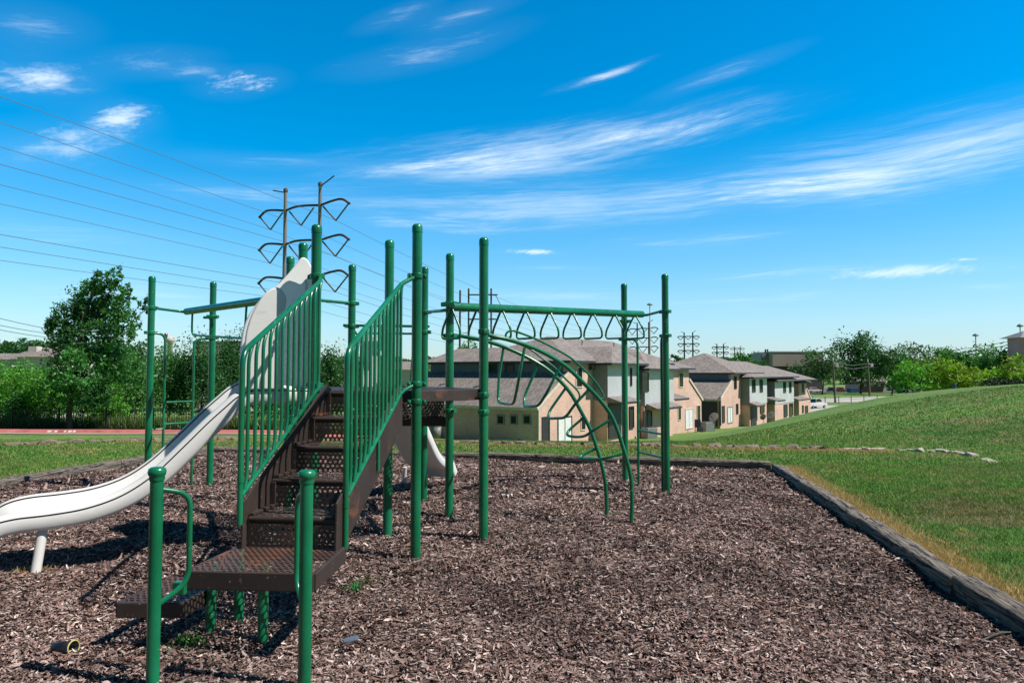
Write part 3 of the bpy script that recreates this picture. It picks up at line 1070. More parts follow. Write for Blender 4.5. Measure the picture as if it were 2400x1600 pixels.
handrail((-1.70, 4.44, .60), (-1.70, 4.44, 1.674), (-1.612, 5.93, 2.33), pv('P1', 2.37), (-1.70, 4.46, .776), (-1.612, 5.93, 1.44), pv('P1', 1.45), 13)
rr = handrail((-1.058, 4.52, .43), (-1.058, 4.52, 1.689), (-.915, 5.85, 2.295), pv('P2', 2.37), (-1.058, 4.55, .757), (-.915, 5.87, 1.395), pv('P2', 1.45), 13)
MB().tube([(-.982, 5.2, 1.06), (-.982, 5.2, .83)], .013, 8).build('rail_bracket', G, rr)

# transfer platform and low step -----------------------------------
def slab(quad, z, th, name, parent, mt='worn_platform'):
    m = MB().face([(x, y, z) for x, y in quad])
    o = m.build(name, mt, parent)
    f = MB()
    n = len(quad)
    for i in range(n):
        a, b = quad[i], quad[(i + 1) % n]
        f.bar((*a, z - th / 2 + .004), (*b, z - th / 2 + .004), .022, th)
    f.build('platform_flange', 'brown_steel', o, bevel=.006)
    return o

tp_o = slab([(-1.82, 3.965), (-1.085, 3.915), (-1.065, 4.53), (-1.725, 4.58)], .445, .10, 'transfer_platform', PG)
ts_o = slab([(-2.22, 4.02), (-1.845, 4.02), (-1.80, 4.55), (-2.16, 4.55)], .255, .085, 'transfer_step', PG)
for x, y in ((-1.455, 4.18), (-1.79, 4.25), (-1.72, 4.50)):
    MB().tube([(x, y, -.1), (x, y, .43)], .0301, 14).build('leg', G, tp_o)
c = MB()
c.bar((-1.87, 3.96, .36), (-1.80, 3.95, .36), .05, .07)
c.build('bracket', G, tp_o, bevel=.006)

def transfer_post(x, y, h, hd):
    m = MB().lathe([(.0318, -.1), (.0318, h - .045), (.036, h - .055), (.038, h - .075), (.036, h - .095), (.0318, h - .10)][:2] + [], (x, y, 0), 20)
    o = m.build('transfer_post', G, PG)
    MB().lathe([(.034, h - .07), (.038, h - .058), (.036, h - .046), (.041, h - .040), (.044, h - .026), (.041, h - .010), (.030, h - .002), (.001, h)], (x, y, 0), 22).build('post_cap', G, o)
    hd = Vector(hd)
    b = Vector((x, y, 0))
    pts = rnd([b + Vector((0, 0, h - .11)), b + hd + Vector((0, 0, h - .15)), b + hd + Vector((0, 0, h - .60)), b + Vector((0, 0, h - .70))], .075, 7)
    MB().tube(pts, .0135, 12).build('grip_handle', G, o)

transfer_post(-1.79, 3.576, 1.074, (.125, .10, 0))
transfer_post(-1.022, 3.534, 1.066, (-.085, .13, 0))

# white slides ------------------------------------------------------
def slide_section(hw, k=1.0, bank=0.0):
    half = [(0, -.078), (.10, -.078), (.17, -.075), (.190, -.062), (.204, -.036), (.222, -.010), (.246, 0.0), (.272, -.004),
            (.292, -.020), (.304, -.050), (.306, -.085), (.300, -.125), (.285, -.150), (.25, -.158)]
    f = hw / .306
    h = [(w * f, z * k) for w, z in half]
    full = h + [(-w, z) for w, z in reversed(h[1:])]
    return [(w, z - bank * (hw + w)) for w, z in full]

def slide_mesh(P0, d, prof, hw, name, bank=0.0):
    d = Vector(d).normalized(); q = Vector((-d.y, d.x, 0))
    sec = slide_section(hw, 1.0, bank)
    pr = catmull([(s, z, 0) for s, z in prof], 5)
    m = MB()
    vs = []
    for i, p_ in enumerate(pr):
        a = pr[max(0, i - 1)]; b = pr[min(len(pr) - 1, i + 1)]
        t = Vector((b.x - a.x, b.y - a.y)).normalized()
        nx, nz = -t.y, t.x
        for w, h in sec:
            pos = Vector((P0[0], P0[1], 0)) + d * (p_.x + nx * h) + q * w
            vs.append(Vector((pos.x, pos.y, p_.y + nz * h)))
    n = len(sec)
    fs = []
    for i in range(len(pr) - 1):
        for k in range(n):
            l = (k + 1) % n
            fs.append((i * n + k, i * n + l, (i + 1) * n + l, (i + 1) * n + k))
    m.add(vs, fs, True)
    m.add(vs[-n:], [tuple(range(n))]); m.add(vs[:n], [tuple(reversed(range(n)))])
    o = m.build(name, 'slide_plastic', PG)
    # dark outer joint lines, and inner lines painting crease shade beside the bed
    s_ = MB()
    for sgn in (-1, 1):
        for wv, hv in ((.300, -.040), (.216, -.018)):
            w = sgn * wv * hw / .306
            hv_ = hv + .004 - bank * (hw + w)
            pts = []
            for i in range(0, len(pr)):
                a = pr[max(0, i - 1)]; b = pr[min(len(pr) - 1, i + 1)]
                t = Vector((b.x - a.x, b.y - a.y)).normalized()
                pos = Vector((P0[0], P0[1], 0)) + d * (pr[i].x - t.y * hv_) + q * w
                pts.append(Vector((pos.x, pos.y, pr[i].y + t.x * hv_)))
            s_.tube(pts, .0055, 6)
    s_.build('slide_line', 'slide_seam_and_shade', o)
    return o

SL0 = (-1.885, 6.5)
SLD = Vector((-.92, -.40, 0)).normalized()
SLQ = Vector((-SLD.y, SLD.x, 0)) * -1     # far side
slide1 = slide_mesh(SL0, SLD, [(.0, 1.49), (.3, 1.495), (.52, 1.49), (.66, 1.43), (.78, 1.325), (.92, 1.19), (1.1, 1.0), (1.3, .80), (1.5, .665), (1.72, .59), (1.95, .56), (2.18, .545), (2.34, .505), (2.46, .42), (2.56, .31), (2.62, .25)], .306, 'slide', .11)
lp = gnd(76, 1356)
MB().tube([(lp.x, lp.y, -.1), (lp.x - .03, lp.y + .17, .42)], .036, 14).build('slide_leg', 'leg_white', slide1)

def hood_panel(poly, off, name, bow=0.0):
    m = MB()
    outer, inner = [], []
    n = len(poly)
    P = [Vector((SL0[0], SL0[1], 0)) + SLD * s_ + SLQ * off + Vector((0, 0, z)) for s_, z in poly]
    m.prism(P, SLQ * .045)
    o = m.build(name, 'slide_plastic', slide1)
    b = o.modifiers.new('bevel', 'BEVEL'); b.width = .017; b.segments = 4; b.limit_method = 'ANGLE'; b.angle_limit = math.radians(50)
    for p_ in o.data.polygons: p_.use_smooth = False
    return o

near = catmull([(.255, 1.40, 0), (.262, 1.75, 0), (.262, 2.0, 0), (.232, 2.12, 0), (.235, 2.22, 0), (.30, 2.285, 0), (.39, 2.245, 0), (.47, 2.13, 0), (.535, 1.97, 0), (.565, 1.78, 0), (.57, 1.40, 0)], 5)
hood_panel([(p_.x, p_.y) for p_ in near], -.33, 'hood_panel')
far = catmull([(-.10, 1.40, 0), (-.10, 2.3, 0), (-.085, 2.50, 0), (-.03, 2.63, 0), (.03, 2.655, 0), (.09, 2.58, 0), (.18, 2.46, 0), (.30, 2.33, 0), (.43, 2.20, 0), (.53, 2.02, 0), (.57, 1.78, 0), (.575, 1.40, 0)], 5)
hood_panel([(p_.x, p_.y) for p_ in far], .285, 'hood_panel')
# the side flange that bolts the near panel to the post by the stairs
wing_a, wing_b = Vector((-1.745, 6.135, 0)), Vector((SL0[0], SL0[1], 0)) + SLD * .285 + SLQ * .11
wg = catmull([(0.0, 1.40, 0), (0.0, 2.34, 0), (.16, 2.375, 0), (.30, 2.335, 0), (.46, 2.36, 0), (.64, 2.38, 0), (.82, 2.34, 0), (.95, 2.26, 0), (1.0, 2.1, 0), (1.0, 1.40, 0)], 4)
wm = MB().prism([wing_a.lerp(wing_b, p_.x) + Vector((0, 0, p_.y)) for p_ in wg], SLQ * .03)
wm.build('hood_wing', 'slide_plastic', slide1, bevel=.008)
MB().bar(wing_a + Vector((-.07, .055, 1.42)), wing_a + Vector((-.07, .055, 2.36)), .012, .02).build('slide_line', 'slide_plastic', slide1)
fl = [Vector((SL0[0], SL0[1], 0)) + SLD * s_ + SLQ * w + Vector((0, 0, z)) for s_, w, z in ((.255, -.33, 1.40), (-.02, -.40, 1.40), (-.02, -.40, 1.95), (.20, -.345, 2.06), (.262, -.33, 1.98))]

s2a = (pv('P7') + pv('P8')) / 2
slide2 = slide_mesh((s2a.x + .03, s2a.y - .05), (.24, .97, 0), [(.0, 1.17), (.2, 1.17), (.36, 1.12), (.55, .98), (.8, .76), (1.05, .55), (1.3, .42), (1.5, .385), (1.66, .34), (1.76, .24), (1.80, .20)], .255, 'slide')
MB().tube([(-1.53, 10.0, -.1), (-1.5, 9.95, .22)], .03, 10).build('slide_leg', 'leg_white', slide2)
gb = MB()
a, b = pv('P7', 2.10), pv('P8', 2.10)
d = (b - a).normalized()
gb.tube([a - d * .10, b + d * .06], .016, 10)
gb.tube([a + Vector((0, 0, -.09)) + d * .2, b + Vector((0, 0, -.09))], .013, 8)
gb.tube(rnd([a - Vector((0, 0, .02)), a + d * .13 - Vector((0, 0, .20)), a + d * .17 - Vector((0, 0, .75)), a + d * .02 - Vector((0, 0, .95))], .12, 6), .013, 8)
gb.tube(rnd([b - Vector((0, 0, .05)), b - d * .13 - Vector((0, 0, .22)), b - d * .17 - Vector((0, 0, .75)), b - d * .02 - Vector((0, 0, .95))], .12, 6), .013, 8)
for t in (.25, .4):
    p_ = a.lerp(b, t); gb.tube([p_, p_ - Vector((0, 0, .3))], .010, 8)
gb.build('guard_rail', G, PG)
hd = MB()
for t0, t1 in ((.12, .34),):
    p0, p1 = a.lerp(b, t0), a.lerp(b, t1)
    pl = [p0 + Vector((0, .08, -.02)), p1 + Vector((0, .08, -.16)), p1 + Vector((0, .08, -.75)), p0 + Vector((0, .08, -.9))]
    hd.prism(pl, (0, .03, 0))
hd.build('hood_panel', 'slide_plastic', slide2, bevel=.01)

# overhead beam with hanging triangles (right) -----------------------
bA = at(1063, 719, POST['P4'][1] - .10)
bB = at(1505, 736.5, 9.78)
bd = (bB - bA).normalized()
beam = MB().tube([bA - bd * .02, bB], .046, 18)
beam_o = beam.build('overhead_beam', G, PG)
MB().tube(rnd([bA + Vector((-.02, 0, -.02)), bA + Vector((-.12, .06, -.035)), pv('P8', 2.27)], .05, 5), .018, 10).build('brace_arm', G, beam_o)
MB().tube(rnd([bB + Vector((-.03, 0, -.02)), bB + Vector((.07, -.02, -.01)), pv('R1', 2.35)], .06, 5), .018, 10).build('brace_arm', G, beam_o)
br = MB()
q2 = pv('R2', bB.z - .075)
br.bar(q2 + Vector((-.10, -.07, 0)), q2 + Vector((.10, -.07, 0)), .03, .03); br.tube([q2 + Vector((0, -.06, -.03)), q2 + Vector((0, -.06, .03))], .03, 10)
br.build('beam_bracket', G, beam_o, bevel=.006)
br = MB()
q2 = pv('P4', bA.z + .03)
br.bar(q2 + Vector((-.09, -.05, 0)), q2 + Vector((.12, -.06, 0)), .04, .045)
br.build('beam_bracket', G, beam_o, bevel=.006)
bp = Vector((bd.y, -bd.x, 0)).normalized()     # across the beam
for u in (1057, 1119, 1176, 1232, 1288, 1341, 1390, 1441, 1489):
    r_ = (u - 1200) / FPX
    t = (r_ * bA.y - bA.x) / (bd.x - r_ * bd.y)
    c = bA + bd * t
    Hh = .335
    tri = [c + bp * -.024 + Vector((0, 0, -.035)), c + bp * -.145 + Vector((0, 0, -.235)), c + bp * -.150 + Vector((0, 0, -Hh)), c + bp * .150 + Vector((0, 0, -Hh)),
           c + bp * .145 + Vector((0, 0, -.235)), c + bp * .024 + Vector((0, 0, -.035))]
    MB().tube(rnd(tri, .05, 5), .0125, 8).build('triangle_rung', G, beam_o)

def rung_ladder(pa, za, sidea, pb, zb, sideb, rungs, ga, gb_):
    """two bowed uprights leaving their posts, with flat rungs between"""
    a0, b0 = pv(pa, za), pv(pb, zb)
    ga, gb_ = Vector(ga), Vector(gb_)
    o = MB()
    pa_ = rnd([a0, Vector((ga.x, ga.y, za - .015)), Vector((ga.x, ga.y, za - .22)), Vector((ga.x, ga.y, -.1))], .13, 7)
    pb_ = rnd([b0, Vector((gb_.x, gb_.y, zb - .015)), Vector((gb_.x, gb_.y, zb - .22)), Vector((gb_.x, gb_.y, -.1))], .13, 7)
    o.tube(pa_, .017, 10); o.tube(pb_, .017, 10)
    for z in (.35, .8, 1.5):
        o.tube([Vector((ga.x, ga.y, z)), pv(pa, z)], .011, 8)
    lo = o.build('rung_ladder', G, PG)
    for z in rungs:
        MB().tube([Vector((ga.x, ga.y, z)), Vector((gb_.x, gb_.y, z))], .0145, 10).build('rung', G, lo)

g1, g2 = gnd(1556, 1157), gnd(1509, 1146)
rung_ladder('R1', 2.02, 0, 'R2', 2.02, 0, (.45, .75), (g1.x, POST['R1'][1] + .06, 0), (g2.x, POST['R2'][1] - .25, 0))
gl1 = at(383, 1000, POST['L1'][1] + .12); gl2 = at(451, 1000, POST['L2'][1] - .12)
rung_ladder('L1', 2.07, 0, 'L2', 2.02, 0, (.56, .86, 1.15), gl1, gl2)

# left overhead beam --------------------------------------------------
lB = at(437, 730, POST['L2'][1] - .22)
lA = pv('P9', 2.36) + Vector((0, -.09, 0))
ld = (lA - lB).normalized()
lbeam = MB().tube([lB, lA], .046, 18).build('overhead_beam', G, PG)
MB().tube(rnd([lB + Vector((.03, 0, -.01)), lB + Vector((-.08, 0, .0)), pv('L1', 2.40)], .05, 5), .018, 10).build('brace_arm', G, lbeam)
MB().tube(rnd([lA + Vector((0, .02, 0)), lA + Vector((.1, .1, .0)), pv('P7', 2.36)], .05, 5), .018, 10).build('brace_arm', G, lbeam)
q2 = pv('L2', lB.z - .07)
MB().bar(q2 + Vector((-.10, -.07, 0)), q2 + Vector((.10, -.07, 0)), .03, .035).tube([q2 + Vector((0, -.05, -.03)), q2 + Vector((0, -.05, .03))], .032, 10).build('beam_bracket', G, lbeam, bevel=.005)

def on_lbeam(u):
    r_ = (u - 1200) / FPX
    t = (r_ * lB.y - lB.x) / (ld.x - r_ * ld.y)
    return lB + ld * t

for u0, u1, ua, ub, va, vb in ((449, 576, 459, 573, 787, 793),):
    p0, p1 = on_lbeam(u0), on_lbeam(u1)
    q0, q1 = at(ua - 9, va - 2, p0.y + .15), at(ub, vb, p1.y + .12)
    MB().tube(rnd([p0, at(ua - 9, va - 28, p0.y + .1), q0 + Vector((.0, 0, 0)), q1, at(ub + 2, vb - 30, p1.y + .08), p1], .10, 6), .014, 8).build('loop_rung', G, lbeam)
mid = on_lbeam(628)
MB().tube(rnd([mid, mid + Vector((-.03, .05, -.30)), mid + Vector((.18, -.2, -.33)), mid + Vector((.22, -.25, 0))], .08, 5), .014, 8).build('loop_rung', G, lbeam)

# arch climber ---------------------------------------------------------
def on_plane(u, v, p0, p1):
    """where a sight line meets the vertical plane through two plan points"""
    r_ = (u - 1200) / FPX
    dx, dy = p1[0] - p0[0], p1[1] - p0[1]
    t = (r_ * p0[1] - p0[0]) / (dx - r_ * dy)
    return at(u, v, p0[1] + dy * t)

A0, A1 = POST['P4'], (1.02, 7.66)
B0, B1 = POST['P3'], (1.235, 7.33)
railA = [pv('P4', 1.935)] + [on_plane(u, v, A0, A1) for u, v in ((1075, 787), (1107, 792.4), (1145, 801), (1191, 816.5), (1248.7, 844), (1296.5, 876.5), (1334.8, 917.7), (1359.6, 959.8), (1382.6, 1003.8), (1397, 1044), (1409, 1083), (1418, 1128.6), (1421.5, 1175), (1421, 1212))]
railB = [pv('P3', 1.915)] + [on_plane(u, v, B0, B1) for u, v in ((1160, 789), (1191, 795.5), (1239, 810.6), (1283, 830.7), (1325, 857), (1363.5, 893), (1400, 930), (1430, 969.4), (1447, 1007.6), (1458.8, 1044), (1469, 1078), (1478, 1116.7), (1481, 1165), (1479, 1228))]
railA[-1].z = -.08
railB[-1].z = -.08
ar = MB().tube(catmull(railA, 5), .021, 12).tube(catmull(railB, 5), .021, 12)
arch = ar.build('arch_climber', G, PG)
loops = [
    ([(1179.8, 816), (1169, 887), (1167, 943), (1190, 947), (1204, 946), (1213, 905), (1219, 870), (1229.5, 814.5)]),
    ([(1260, 855.6), (1229.6, 927), (1227, 952), (1240, 952), (1262, 951), (1283, 917.7), (1313.7, 856.5)]),
    ([(1325, 910), (1287, 963.6), (1284, 980), (1300, 980), (1325, 979), (1348, 946), (1378.8, 914)]),
    ([(1369, 977), (1332.9, 1007.6), (1327, 1020), (1350, 1024), (1372, 1022), (1390, 1008), (1428, 984.7)]),
    ([(1399.5, 1049.7), (1363, 1067), (1355, 1074), (1380, 1076), (1410, 1076), (1428, 1071), (1457, 1063)])]
for lpnts in loops:
    ya = on_plane(*lpnts[0], A0, A1).y; yb = on_plane(*lpnts[-1], B0, B1).y
    n = len(lpnts)
    pts = []
    for i, (u, v) in enumerate(lpnts):
        t = i / (n - 1); t = min(1, max(0, (t - .25) / .5))
        pts.append(at(u, v, ya + (yb - ya) * t))
    MB().tube(rnd(pts, .07, 5), .0145, 10).build('loop_rung', G, arch)
gB = [on_plane(u, v, B0, B1) for u, v in ((1184, 793), (1187, 781), (1195, 775.5), (1206, 775.5), (1252.6, 793), (1292.7, 812.5), (1336.7, 838), (1373, 870), (1400, 901), (1412, 922), (1414, 930), (1407, 936))]
gA = [on_plane(u, v, A0, A1) for u, v in ((1150, 802), (1153, 792), (1162, 787), (1180, 791), (1239, 816), (1267.8, 837.4), (1296.5, 858.4), (1325, 887), (1350, 911), (1358, 924), (1357, 934), (1350, 942))]
for g_ in (gA, gB):
    MB().tube(catmull(g_, 4), .0105, 8).build('grab_rail', G, arch)

# ---------------------------------------------------------------- timber edging
def timber_mesh(L, seed):
    r = random.Random(seed)
    prof = []
    for a in np.linspace(0, 2 * math.pi, 17)[:-1]:
        c, s_ = math.cos(a), math.sin(a)
        k = .080 / max(abs(c), abs(s_)) * (.97 if min(abs(c), abs(s_)) < .5 else .93)
        prof.append((c * k, s_ * k * .95))
    n = 26
    vs, fs = [], []
    ph = [r.uniform(0, 6) for _ in prof]
    for i in range(n + 1):
        x = -L / 2 + L * i / n
        e = .9 if i in (0, n) else 1.0
        for k, (y, z) in enumerate(prof):
            w = 1 + .055 * math.sin(x * 2.1 + ph[k]) + .045 * math.sin(x * 7 + 2 * ph[k]) + r.uniform(-.03, .03)
            crack = -.016 if (k == 4 and math.sin(x * 1.3 + ph[0]) > -.2) else 0
            vs.append((x, y * w * e, z * w * e + crack))
    m = len(prof)
    for i in range(n):
        for k in range(m):
            l = (k + 1) % m
            fs.append((i * m + k, i * m + l, (i + 1) * m + l, (i + 1) * m + k))
    b = MB().add(vs, fs, True)
    b.add(vs[:m], [tuple(reversed(range(m)))]); b.add(vs[-m:], [tuple(range(m))])
    return b

ORD = ['nearest the camera', 'second from the camera', 'third from the camera', 'fourth from the camera', 'farthest from the camera']
def lay_timbers(a, b, n, labels, group, zc=.035, yaw_j=.012):
    a, b = Vector((*a, 0)), Vector((*b, 0))
    d = b - a; L = d.length / n
    for i in range(n):
        c = a + d * ((i + .5) / n)
        o = timber_mesh(L - .005, i + int(L * 100)).build('landscape_timber', 'weathered_timber', None, local=True)
        o.location = (c.x, c.y, zc + random.uniform(-.012, .012))
        o.rotation_euler = (random.uniform(-.06, .06), random.uniform(-.006, .006), math.atan2(d.y, d.x) + random.uniform(-yaw_j, yaw_j))
        tag(o, labels[i], 'timber', group)

lay_timbers((2.55, 1.0), (4.13, 11.1), 5, ['cracked grey timber of the right mulch edge, lying just outside the lower right corner',
    'split grey timber of the right mulch edge at the lower right of the picture', 'deeply cracked grey timber midway along the right edge of the mulch',
    'grey timber of the right mulch edge, next to the one at the corner', 'grey timber ending at the far right corner of the mulch bed'], 'timbers along the right mulch edge', .045)
lay_timbers((4.1, 11.22), (-.44, 12.7), 2, ['pale grey timber of the back mulch edge running left from its right corner', 'pale grey timber of the back mulch edge behind the arch climber'], 'timbers along the back mulch edge', .05)
lay_timbers((-.44, 12.7), (-5.8, 13.68), 2, ['pale grey timber of the back mulch edge behind the rear white slide', 'pale timber of the back mulch edge seen through the left stair rail'], 'timbers along the back mulch edge', .03)
lay_timbers((-5.9, 13.6), (-6.9, 9.4), 2, ['grey timber of the left mulch edge behind the green posts', 'grey timber of the left mulch edge above the long white slide'], 'timbers along the left mulch edge', .05)
lay_timbers((-6.9, 9.4), (-7.8, 5.0), 2, ['grey timber of the left mulch edge at the left border of the picture', 'grey timber continuing the left mulch edge past the picture border'], 'timbers along the left mulch edge', .05)

# ---------------------------------------------------------------- stone edging
def stone_mesh(seed, mt):
    """angular broken block: hull of scattered points"""
    r = random.Random(seed)
    import bmesh
    bm = bmesh.new()
    for i in range(26):
        c = Vector((r.uniform(-1, 1), r.uniform(-1, 1), r.uniform(-1, 1)))
        k = 1 / max(abs(c.x), abs(c.y), abs(c.z)) * r.uniform(.72, 1.0)
        bm.verts.new((c.x * k * .5, c.y * k * .34, c.z * k * .27))
    h = bmesh.ops.convex_hull(bm, input=bm.verts)
    bmesh.ops.delete(bm, geom=[v for v in bm.verts if not v.link_faces], context='VERTS')
    bmesh.ops.bevel(bm, geom=bm.edges[:], offset=.022, segments=1, affect='EDGES')
    me = bpy.data.meshes.new('edging_stone')
    bm.to_mesh(me); bm.free()
    me.materials.append(MATS[mt])
    return me

ST_D = [stone_mesh(i, 'limestone') for i in range(5)]
ST_P = [stone_mesh(20 + i, 'pale_limestone') for i in range(4)]
LINE = [(-11.2, 14.3), (-9.3, 15.1), (-7.6, 15.75), (-5.5, 16.0), (-3.4, 15.7), (-1.4, 15.25), (1.0, 14.95), (3.4, 14.5), (5.5, 14.15), (7.3, 14.0), (8.3, 13.6), (8.4, 12.9), (8.3, 12.2), (8.25, 11.5)]
lc = catmull([(x, y, 0) for x, y in LINE], 24)
acc = 0.0; last = lc[0]; nxt = 0.0
for i in range(1, len(lc)):
    acc += (lc[i] - lc[i - 1]).length
    if acc < nxt: continue
    p_ = lc[i]
    pale = p_.x > 6.6
    if p_.x > 7.6 and p_.y < 12.1:
        break
    if p_.x > 7.6 and p_.y < 12.8 and random.random() < .5:
        nxt = acc + .4; continue
    s_ = random.uniform(.17, .36)
    me = random.choice(ST_P if pale else ST_D)
    o = bpy.data.objects.new('edging_stone', me); COL.objects.link(o)
    hz_ = random.uniform(.75, 1.35)
    o.scale = (s_, s_ * random.uniform(.8, 1.1), s_ * hz_ * (.5 if p_.x > 6.2 else .75))
    tdir = lc[min(i + 1, len(lc) - 1)] - lc[i - 1]
    o.rotation_euler = (random.uniform(-.12, .12), random.uniform(-.12, .12), math.atan2(tdir.y, tdir.x) + random.uniform(-.15, .15))
    jit = random.uniform(-.05, .05)
    o.location = (p_.x, p_.y + jit, tz(p_.x, p_.y) + random.uniform(-.02, .03) * (1 if not p_.x > 7.5 else .5))
    if p_.x > 6.6: tag(o, 'pale whitish stone in the edging row across the right lawn', 'stone', 'pale stones at the right end of the edging row')
    elif p_.x < -3.0: tag(o, 'rough tan stone in the edging row below the red kerb', 'stone', 'tan stones of the edging row below the red kerb')
    else: tag(o, 'rough tan stone in the edging row in front of the brick houses', 'stone', 'tan stones of the edging row before the houses')
    if random.random() < .55:
        o2 = o.copy(); COL.objects.link(o2)
        o2.data = random.choice(ST_P if pale else ST_D)
        f_ = random.uniform(.55, .8)
        o2.scale = (s_ * f_, s_ * f_, s_ * f_)
        o2.location = (p_.x + random.uniform(-.1, .1), p_.y - .14, tz(p_.x, p_.y - .14) + .015)
        o2.rotation_euler = (random.uniform(-.3, .3), random.uniform(-.3, .3), random.uniform(0, 3))
    nxt = acc + s_ * random.uniform(.55, .85)

# ---------------------------------------------------------------- litter and weeds on the mulch
c = gnd(150, 1528); ax = Vector((.94, -.28, .10)).normalized()
t_ = thing('black_cup', 'empty black cup with a yellow rim lying on its side in the mulch', 'cup', (c.x, c.y, c.z))
zc = .035 + float(mulch_h(c.x, c.y))
b0 = Vector((c.x, c.y, zc)) - ax * .07
MB().lathe([(.001, 0), (.026, 0), (.028, .004), (.037, .135), (.034, .135), (.025, .008), (.001, .008)], b0, 20, axis=ax).build('cup_body', 'black_plastic', t_)
MB().lathe([(.037, .131), (.0395, .134), (.0395, .139), (.036, .141), (.034, .137), (.036, .131)], b0, 20, axis=ax).build('cup_rim', 'yellow_rim', t_)

c = gnd(822, 1514)
m_ = MB()
vs = []
R_ = Matrix.Rotation(.5, 3, 'Z') @ Matrix.Rotation(.35, 3, 'X')
outl = [(-.045, -.010), (-.02, -.018), (.022, -.021), (.048, -.004), (.040, .013), (.012, .016), (-.03, .019), (-.042, .004)]
m_.prism([R_ @ Vector((x, y, .006 * math.sin(40 * x))) + Vector((c.x, c.y, .035)) for x, y in outl], (0, 0, .012))
o = m_.build('plastic_scrap', 'litter_grey', None, bevel=.004, loc=(c.x, c.y, 0))
tag(o, 'dull blue grey scrap of plastic half sunk in the mulch', 'litter')
c = gnd(1187, 1166)
m_ = MB()
for i, (x, y, z) in enumerate(((0, 0, .02), (.05, .02, .028), (-.04, .03, .024))):
    a_ = random.uniform(0, 3)
    q_ = [Vector((math.cos(a_ + t) * .042 * random.uniform(.6, 1), math.sin(a_ + t) * .03, .02 * math.sin(3 * t))) for t in np.linspace(0, 6.28, 8)[:-1]]
    m_.prism([p_ + Vector((c.x + x, c.y + y, z)) for p_ in q_], (0, 0, .006))
o = m_.build('paper_scrap', 'litter_white', None, loc=(c.x, c.y, 0))
tag(o, 'crumpled white paper scrap on the mulch below the arch climber', 'litter')

def weed(u, v, r, n, label, gr=(.03, .20, .05)):
    c = gnd(u, v)
    x = RNG.normal(c.x, r, n); y = RNG.normal(c.y, r, n)
    tint = np.array([gr]) * RNG.uniform(.6, 1.5, (n, 1))
    k = len(x)
    yaw = RNG.uniform(0, 6.28, k); h = RNG.uniform(.02, .06, k); la = RNG.uniform(0, 6.28, k)
    z = mulch_h(x, y)
    w = .007
    a = np.stack([x - np.cos(yaw) * w, y - np.sin(yaw) * w, z], 1); b = np.stack([x + np.cos(yaw) * w, y + np.sin(yaw) * w, z], 1)
    t = np.stack([x + np.cos(la) * h * .8, y + np.sin(la) * h * .8, z + h], 1)
    V = np.stack([a, b, t], 1).reshape(-1, 3) - np.array([c.x, c.y, 0])
    o = fast_mesh('weed', V, np.arange(k * 3).reshape(-1, 3), 'dry_blade', np.repeat(tint, 3, 0))
    o.location = (c.x, c.y, 0)
    tag(o, label, 'weed')

weed(832, 1374, .035, 70, 'small bright green weed sprouting from the mulch right of the steps')
weed(868, 1360, .04, 50, 'faded grey green weed beside the bright green one', (.16, .19, .12))
weed(440, 1510, .045, 140, 'green weed in the shade under the transfer platform', (.05, .17, .03))
weed(75, 1345, .065, 300, 'dry straw tuft around the foot of the white slide leg', (.30, .22, .12))
weed(1620, 1092, .12, 90, 'green weed by the right ladder post', (.06, .16, .03))
# a few larger pale sticks lying loose
for u0, v0, u1, v1, lab in ((2300, 1500, 2395, 1482, 'long pale stick on the mulch in the lower right corner'), (205, 1415, 262, 1345, 'dark stick on the mulch left of the steps')):
    a_, b_ = gnd(u0, v0, .02), gnd(u1, v1, .03)
    md = (a_ + b_) / 2 + Vector((.01, .02, .015))
    o = MB().tube(catmull([a_, md, b_], 4), [.006] * 9 if False else .006, 6).build('stick', 'timber' if 'dark' not in lab else 'bark', None, loc=(md.x, md.y, 0))
    tag(o, lab, 'stick')

# ---------------------------------------------------------------- houses
HANG = math.atan2(HR.y, HR.x)
HW_ = Vector((-HR.y, HR.x))       # across the row, away from the lit facade

def to_l(u, v, out=0.0):
    """sight line on the facade plane standing 'out' metres proud -> (L, z)"""
    r_ = (u - 1200) / FPX
    x0, y0 = K0.x + HN.x * out, K0.y + HN.y * out
    L = (r_ * y0 - x0) / (HR.x - r_ * HR.y)
    return L, zat2(v, u, y0 + HR.y * L)

def zat2(v, u, Y):
    return at(u, v, Y).z

def to_w(u, v, L):
    """sight line on the wall plane at a fixed L -> (W, z)"""
    r_ = (u - 1200) / FPX
    x0, y0 = K0.x + HR.x * L, K0.y + HR.y * L
    W = (r_ * y0 - x0) / (HW_.x - r_ * HW_.y)
    return W, zat2(v, u, y0 + HW_.y * W)

def lp_(m, name, mt, root, **kw):
    return m.build(name, mt, root, local=True, **kw)

def window_f(root, u0, v0, u1, v1, out, frame='dark_trim', pane='glass_dark', name='window', mull=False):
    L0, z1 = to_l(u0, v0, out); L1, _ = to_l(u1, v0, out); _, z0 = to_l((u0 + u1) / 2, v1, out)
    return window_l(root, L0, L1, z0, z1, out, frame, pane, name, mull)

